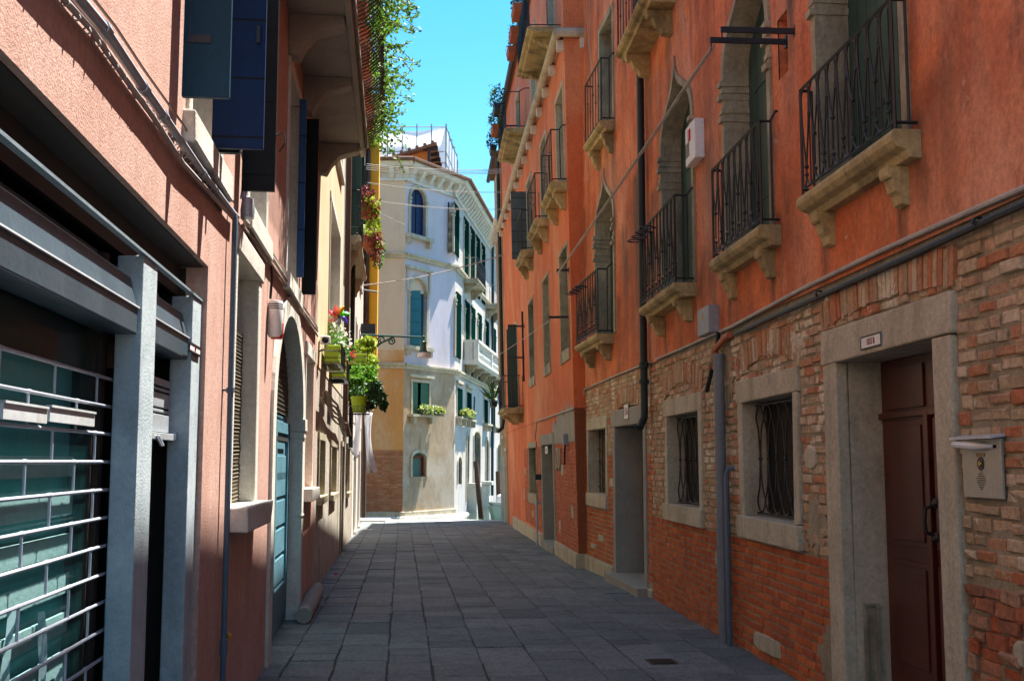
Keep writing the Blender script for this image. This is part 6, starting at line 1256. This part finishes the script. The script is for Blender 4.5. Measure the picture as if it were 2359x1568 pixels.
# lime planters with wire racks, pots, bushes
def rack(m, s0, s1, o, z0, z1):
    for i in range(9): x = s0 + (s1 - s0) * i / 8; m.tube([(x, 0, z0), (x, o, z0), (x, o, z1)], .006, 4)
    for z in (z0, z0 + (z1 - z0) * .33, z0 + (z1 - z0) * .66, z1): m.tube([(s1, 0, z), (s1, o, z), (s0, o, z), (s0, 0, z)], .006, 4)
for y, o, zz, Lg, lb in ((16.6, .26, 3.02, 1.25, 'lime green planter in a wire rack nearest the security camera'), (18.4, .26, 2.95, 1.0, 'lime green planter in a wire rack, second from the security camera'), (25.0, .42, 3.72, .9, 'lime green planter under the yellow green bush')):
    s = ls(y); t = thing('lime_planter', lb, 'planter', L, (s, o / 2, zz), 'lime green planters on the left wall'); m = MB(); m.prism([(.04, zz), (o - .03, zz), (o, zz + .24), (.0 + .03, zz + .24)], s - Lg / 2, s + Lg / 2); part('trough', m, LIME, t, bevel=.01)
    m = MB(); rack(m, s - Lg / 2 - .02, s + Lg / 2 + .02, o + .02, zz - .04, zz + .26); part('rack', m, IRON, t)
    m = MB(); m.foliage([((s - Lg * .3, o * .6, zz + .36), (Lg * .25, .2, .16)), ((s + Lg * .25, o * .6, zz + .34), (Lg * .25, .15, .14))], 260, .07, .03)
    if y == 16.6:
        for i in range(34):
            c = Vector((s + random.uniform(-.5, .5), o * .6 + random.uniform(-.1, .12), zz + .28)); hh = random.uniform(.25, .62)
            for k in range(8): m.leaf(c + Vector((.02 * math.sin(k), 0, hh * k / 8)), .06, .012, (random.gauss(0, 1), random.gauss(0, 1), .7))
    part('leaves', m, LEAF if y < 20 else LEAFY, t)
    if y < 20: m = MB(); m.foliage([((s, o * .9, zz + .38), (Lg * .45, .16, .16))], 46, .055, .045, .8); part('flowers', m, FLW if y == 16.6 else FLR, t)
for y, o, zz, lb in ((23.6, .30, 2.62, 'lime green round pot below the dark leaved plant'), (24.6, .28, 2.9, 'yellowish lime pot behind the dark leaved plant')):
    s = ls(y); t = thing('lime_pot', lb, 'flower pot', L, (s, o, zz), 'lime green pots on the left wall'); m = MB(); m.lathe((s, o, zz), [(0, 0), (.13, 0), (.17, .30), (.18, .30), (.185, .34), (.15, .34), (0, .3)], 14); part('pot', m, LIME, t, smooth=True); m = MB(); m.foliage([((s, o, zz + .42), (.2, .2, .14))], 70, .12, .06); part('leaves', m, LEAFD, t)
    m = MB(); rack(m, s - .22, s + .22, o + .22, zz - .03, zz + .12); part('rack', m, IRON, t)
def cloud(name, label, cat, pts, n, L_, W_, ml, droop=0, stems=True):
    bl = []; 
    for (px, py, Y, rx, rz) in pts: c = wpt(px, py, Y); k = Y / F; bl.append((c, (rx * k, rx * k * .9, rz * k)))
    b0 = bl[0][0]; t = thing(name, label, cat, WORLD, tuple(b0)); m = MB(); m.foliage(bl, n, L_, W_, .15, droop); part('leaves', m, ml, t)
    if stems:
        m = MB(); w0 = b0 - Vector((.3, 0, .5))
        for c, r in bl: m.tube([w0, (w0 + c) / 2 + Vector((0, 0, .1)), c], .012, 5)
        part('stems', m, POLEW, t)
    return t
cloud('bush', 'large yellow green sunlit bush hanging over the lane below the lamp bracket', 'bush', [(838, 815, 25, 25, 28), (850, 842, 24.8, 20, 30), (832, 798, 25.3, 18, 14), (858, 868, 24.8, 12, 20), (848, 788, 25, 18, 11)], 2600, .11, .07, leafmat('sunlit_yellow_leaves', [(.34, .46, .03), (.50, .56, .06), (.20, .36, .025), (.56, .60, .14)]), .3)
cloud('bush', 'mid green leafy plant below the yellow green bush', 'bush', [(838, 862, 24.4, 30, 22), (832, 880, 24.2, 36, 24), (818, 905, 24.2, 24, 24), (850, 905, 24, 24, 22), (838, 925, 24.2, 18, 14)], 2700, .12, .055, leafmat('mid_green_leaves', [(.04, .16, .015), (.10, .28, .02), (.22, .40, .03), (.02, .09, .01)]), .2)
cloud('drooping_plant', 'dark glossy plant drooping furthest over the lane above the laundry', 'plant', [(862, 893, 23.6, 17, 15), (874, 910, 23.6, 13, 20), (884, 930, 23.6, 7, 16), (850, 928, 23.8, 14, 14)], 620, .19, .085, LEAFD, .9)
cloud('herb_plant', 'feathery herb plant with white and red blooms beside the pinwheel', 'plant', [(797, 820, 18.8, 16, 14), (808, 806, 19.2, 12, 12), (790, 800, 18.4, 10, 12)], 700, .075, .025, LEAF, 0)
cloud('red_flowers', 'bright red flowers below the lime planters', 'flowers', [(809, 824, 19.4, 8, 8)], 70, .07, .06, FLR, 0, False)
pc = wpt(780.5, 727.5, 16.9); t = thing('pinwheel', 'rainbow toy pinwheel on a stick above the planters', 'pinwheel', WORLD, tuple(pc)); fwd = Vector((.25, -1, -.05)).normalized(); pa = -fwd.cross(Vector((0, 0, 1))).normalized(); pb = Vector((0, 0, 1))
cols = [((.75, .02, .08), 'crimson'), ((.80, .10, .10), 'scarlet'), ((.85, .30, .01), 'orange'), ((.05, .55, .03), 'green'), ((.06, .03, .5), 'indigo'), ((.22, .02, .45), 'violet'), ((.80, .03, .22), 'pink')]; angs = [150, 105, 60, 10, -42, -100, -152]
for (c, nm), an in zip(cols, angs):
    m = MB(); n = 6; b = 0; a = math.radians(an); d1, d2 = pa * -math.cos(a) * -1 + pb * math.sin(a), pa * -math.sin(a) + pb * math.cos(a)
    for k in range(n + 1):
        f = k / n; wd = .052 * math.sin(math.pi * min(1, f * .85 + .1)); c0 = pc + d1 * (.17 * f + .008); m.v += [tuple(c0 - d2 * wd * .3 + fwd * .0), tuple(c0 + d2 * wd * .5 + fwd * .03 * math.sin(math.pi * f)), tuple(c0 + d2 * wd * 1.1 - fwd * .005)]
    for k in range(n): o = 3 * k; m.f += [(o, o + 1, o + 4, o + 3), (o + 1, o + 2, o + 5, o + 4)]
    part('petal', m, plain(nm + '_plastic', c, .35), t, smooth=True)
m = MB(); m.lathe(tuple(pc + fwd * .01), [(.016, -.01), (.018, .0), (.012, .012), (0, .014)], 10, tuple(fwd)); part('hub', m, plain('black_lens', (0, 0, 0)), t)
m = MB(); m.tube([pc - fwd * .015, pc - fwd * .015 + Vector((-.05, 0, -.3)), pc - fwd * .015 + Vector((-.12, 0, -.62))], .008, 6); part('stick', m, mat('pale_stick', (.5, .42, .3)), t)
# red pennant, laundry
m = MB(); a, b, c, d = wpt(779, 858, 19), wpt(796, 858, 19), wpt(796, 886, 19), wpt(789, 885, 19); m.add([a, b, c, d] + [v + Vector((0, .01, 0)) for v in (a, b, c, d)], [(0, 1, 2, 3), (7, 6, 5, 4), (0, 4, 5, 1), (1, 5, 6, 2), (2, 6, 7, 3), (3, 7, 4, 0)]); solo('red_cloth', m, mat('red_cloth_fabric', (.6, .015, .02), (.5, .01, .015), rough=.9), 'small red cloth hanging under the lime green planters', 'cloth', WORLD, tuple(a))
def sheet(px0, px1, py0, py1, Y, label, seed, dx=0, wv=.05, amp=.03):
    m = MB(); n, r = 22, 18; a0, b0 = wpt(px0, py0, Y), wpt(px1, py0 + 4, Y - .35); bot = wpt(px0, py1, Y).z
    for i in range(n + 1):
        for j in range(r + 1):
            f, g_ = i / n, j / r; p = a0.lerp(b0, f); z = p.z + (bot - p.z) * g_ * (1 - .06 * math.sin(f * 9 + seed)); fold = math.sin(f * 15 + seed + g_ * 1.5) * amp * (.4 + g_) + math.sin(f * 37 + seed * 2) * amp * .3
            m.v.append((p.x + dx * g_ + fold * .5 + .05 * math.sin(g_ * 3.2 + seed) * g_ - (f - .5) * .10 * math.sin(g_ * 3.1), p.y + fold * 2.0, z - .10 * f * (seed % 3) * g_ + .06 * math.sin(f * 6 + seed) * g_ ** 4))
    for i in range(n):
        for j in range(r): k = i * (r + 1) + j; m.f.append((k, k + r + 1, k + r + 2, k + 1))
    o = solo('laundry', m, CLOTH, label, 'laundry', WORLD, tuple(a0), 'laundry hung over the lane', smooth=True); s_ = o.modifiers.new('Solidify', 'SOLIDIFY'); s_.thickness = .004
sheet(814, 833, 938, 1046, 25.3, 'left white cloth with soft folds hanging over the lane', 1, 0, amp=.035); sheet(838, 857, 946, 1075, 24.7, 'right longer white cloth hanging over the lane', 4, .06)
rope(wpt(812, 935, 25.3), wpt(862, 945, 24.7), .02, 'short line holding the white laundry', .008)
# lamp bracket
ya = 33.0; s = ls(ya); wl = L.M @ Vector((s, 0, 0)); zla = wpt(821, 771, ya).z; tip = wpt(975, 777, 33.3); A0 = Vector((wl.x, wl.y, zla)); t = thing('street_lamp', 'dark green wall lamp on a scrolled iron bracket over the end of the lane', 'lamp', WORLD, tuple(A0)); dx = (tip - A0); ln = dx.length; ux = dx.normalized(); uz = Vector((0, 0, 1))
m = MB(); m.tube([A0, tip], .03, 7); part('arm', m, LAMPG, t, smooth=True)
m = MB(); P = lambda u, v: tuple(A0 + ux * u - uz * v); m.tube([P(0, 1.0), P(.30, .52), P(.62, .22), P(.95, .05)], .03, 6)
def scroll(cx, cy, r, t0, t1, th=.022): m.tube([P(cx + r * (1 - .75 * i / 18) * math.cos(math.radians(t0 + (t1 - t0) * i / 18)), cy + r * (1 - .75 * i / 18) * math.sin(math.radians(t0 + (t1 - t0) * i / 18))) for i in range(19)], th, 6)
scroll(.93, .15, .12, -90, 400); scroll(.64, .13, .12, 180, 620); scroll(.40, .21, .17, -60, 420); scroll(.15, .32, .17, 90, 600); scroll(.2, .6, .14, 0, 500); m.tube([P(0, -.05), P(0, 1.05)], .035, 6); part('scroll_bracket', m, LAMPG, t, smooth=True)
m = MB(); c = tuple(tip); m.lathe(c, [(0, .16), (.015, .14), (.02, .06), (.05, .04), (.05, -.08), (.07, -.12), (.10, -.14), (.10, -.18), (.085, -.2), (.10, -.36), (.13, -.42), (.13, -.44), (.0, -.44)], 14); part('lamp_cap', m, LAMPG, t, smooth=True)
m = MB(); m.lathe(c, [(.10, -.44), (.15, -.47), (.165, -.53), (.17, -.60), (.155, -.60), (.15, -.53), (.09, -.45)], 16); part('lamp_shade', m, OPAL, t, smooth=True)
sg = thing('pole_sign', 'tiny white sign reading SP H 07 fixed under the lamp arm', 'sign', WORLD, P(.27, .12)); m = MB(); e = ux.cross(uz).normalized(); cc = Vector(P(.27, .115)) + e * .035 * (1 if e.y < 0 else -1); m.obox(cc, ux, uz, e, .115, .045, .006); part('board', m, WHITEP, sg)
def flat_text(txt, size, c, col, parent, name='lettering'):
    tm = text_mesh(txt, size); m = MB(); ee = e if e.y < 0 else -e; m.add([Vector(c) + ux * v[0] + uz * v[1] + ee * (.008 + v[2]) for v in tm.v], tm.f); part(name, m, col, parent)
flat_text('SP.', .07, cc - ux * .055, REDT, sg); flat_text('H. 07', .07, cc + ux * .045, plain('dark_blue_enamel', (.03, .04, .15)), sg)
m = MB(); b = wpt(833, 660, 34); a = Vector((b.x - .3, 34, wpt(833, 664, 34).z)); c = wpt(868, 676 if False else 674, 34); m.tube([a, wpt(870, 673, 34)], .03, 5); part('iron_arm', m, IRON, h4, WORLD)
m = MB(); m.box(ls(33.8), ls(33.2), .02, .45, wpt(835, 770, 33.5).z, wpt(835, 748, 33.5).z); solo('dark_box', m, BLKPOT, 'dark box on the wall just above the lamp arm', 'box', L, (ls(33.5), 0, 5.3))
m = MB(); c = Vector((.06, 0, 0)); f_ = gp(1348 * .576 if False else 775, 1325)
for i in range(7): m.leaf((f_.x + random.uniform(-.03, .03), f_.y + random.uniform(-.03, .03), gz(f_.y) + .02 + .01 * random.random()), .05, .035)
solo('fallen_blossom', m, FLR, 'fallen red blossom lying on the paving near the left wall', 'flower', WORLD, (f_.x, f_.y, gz(f_.y)))
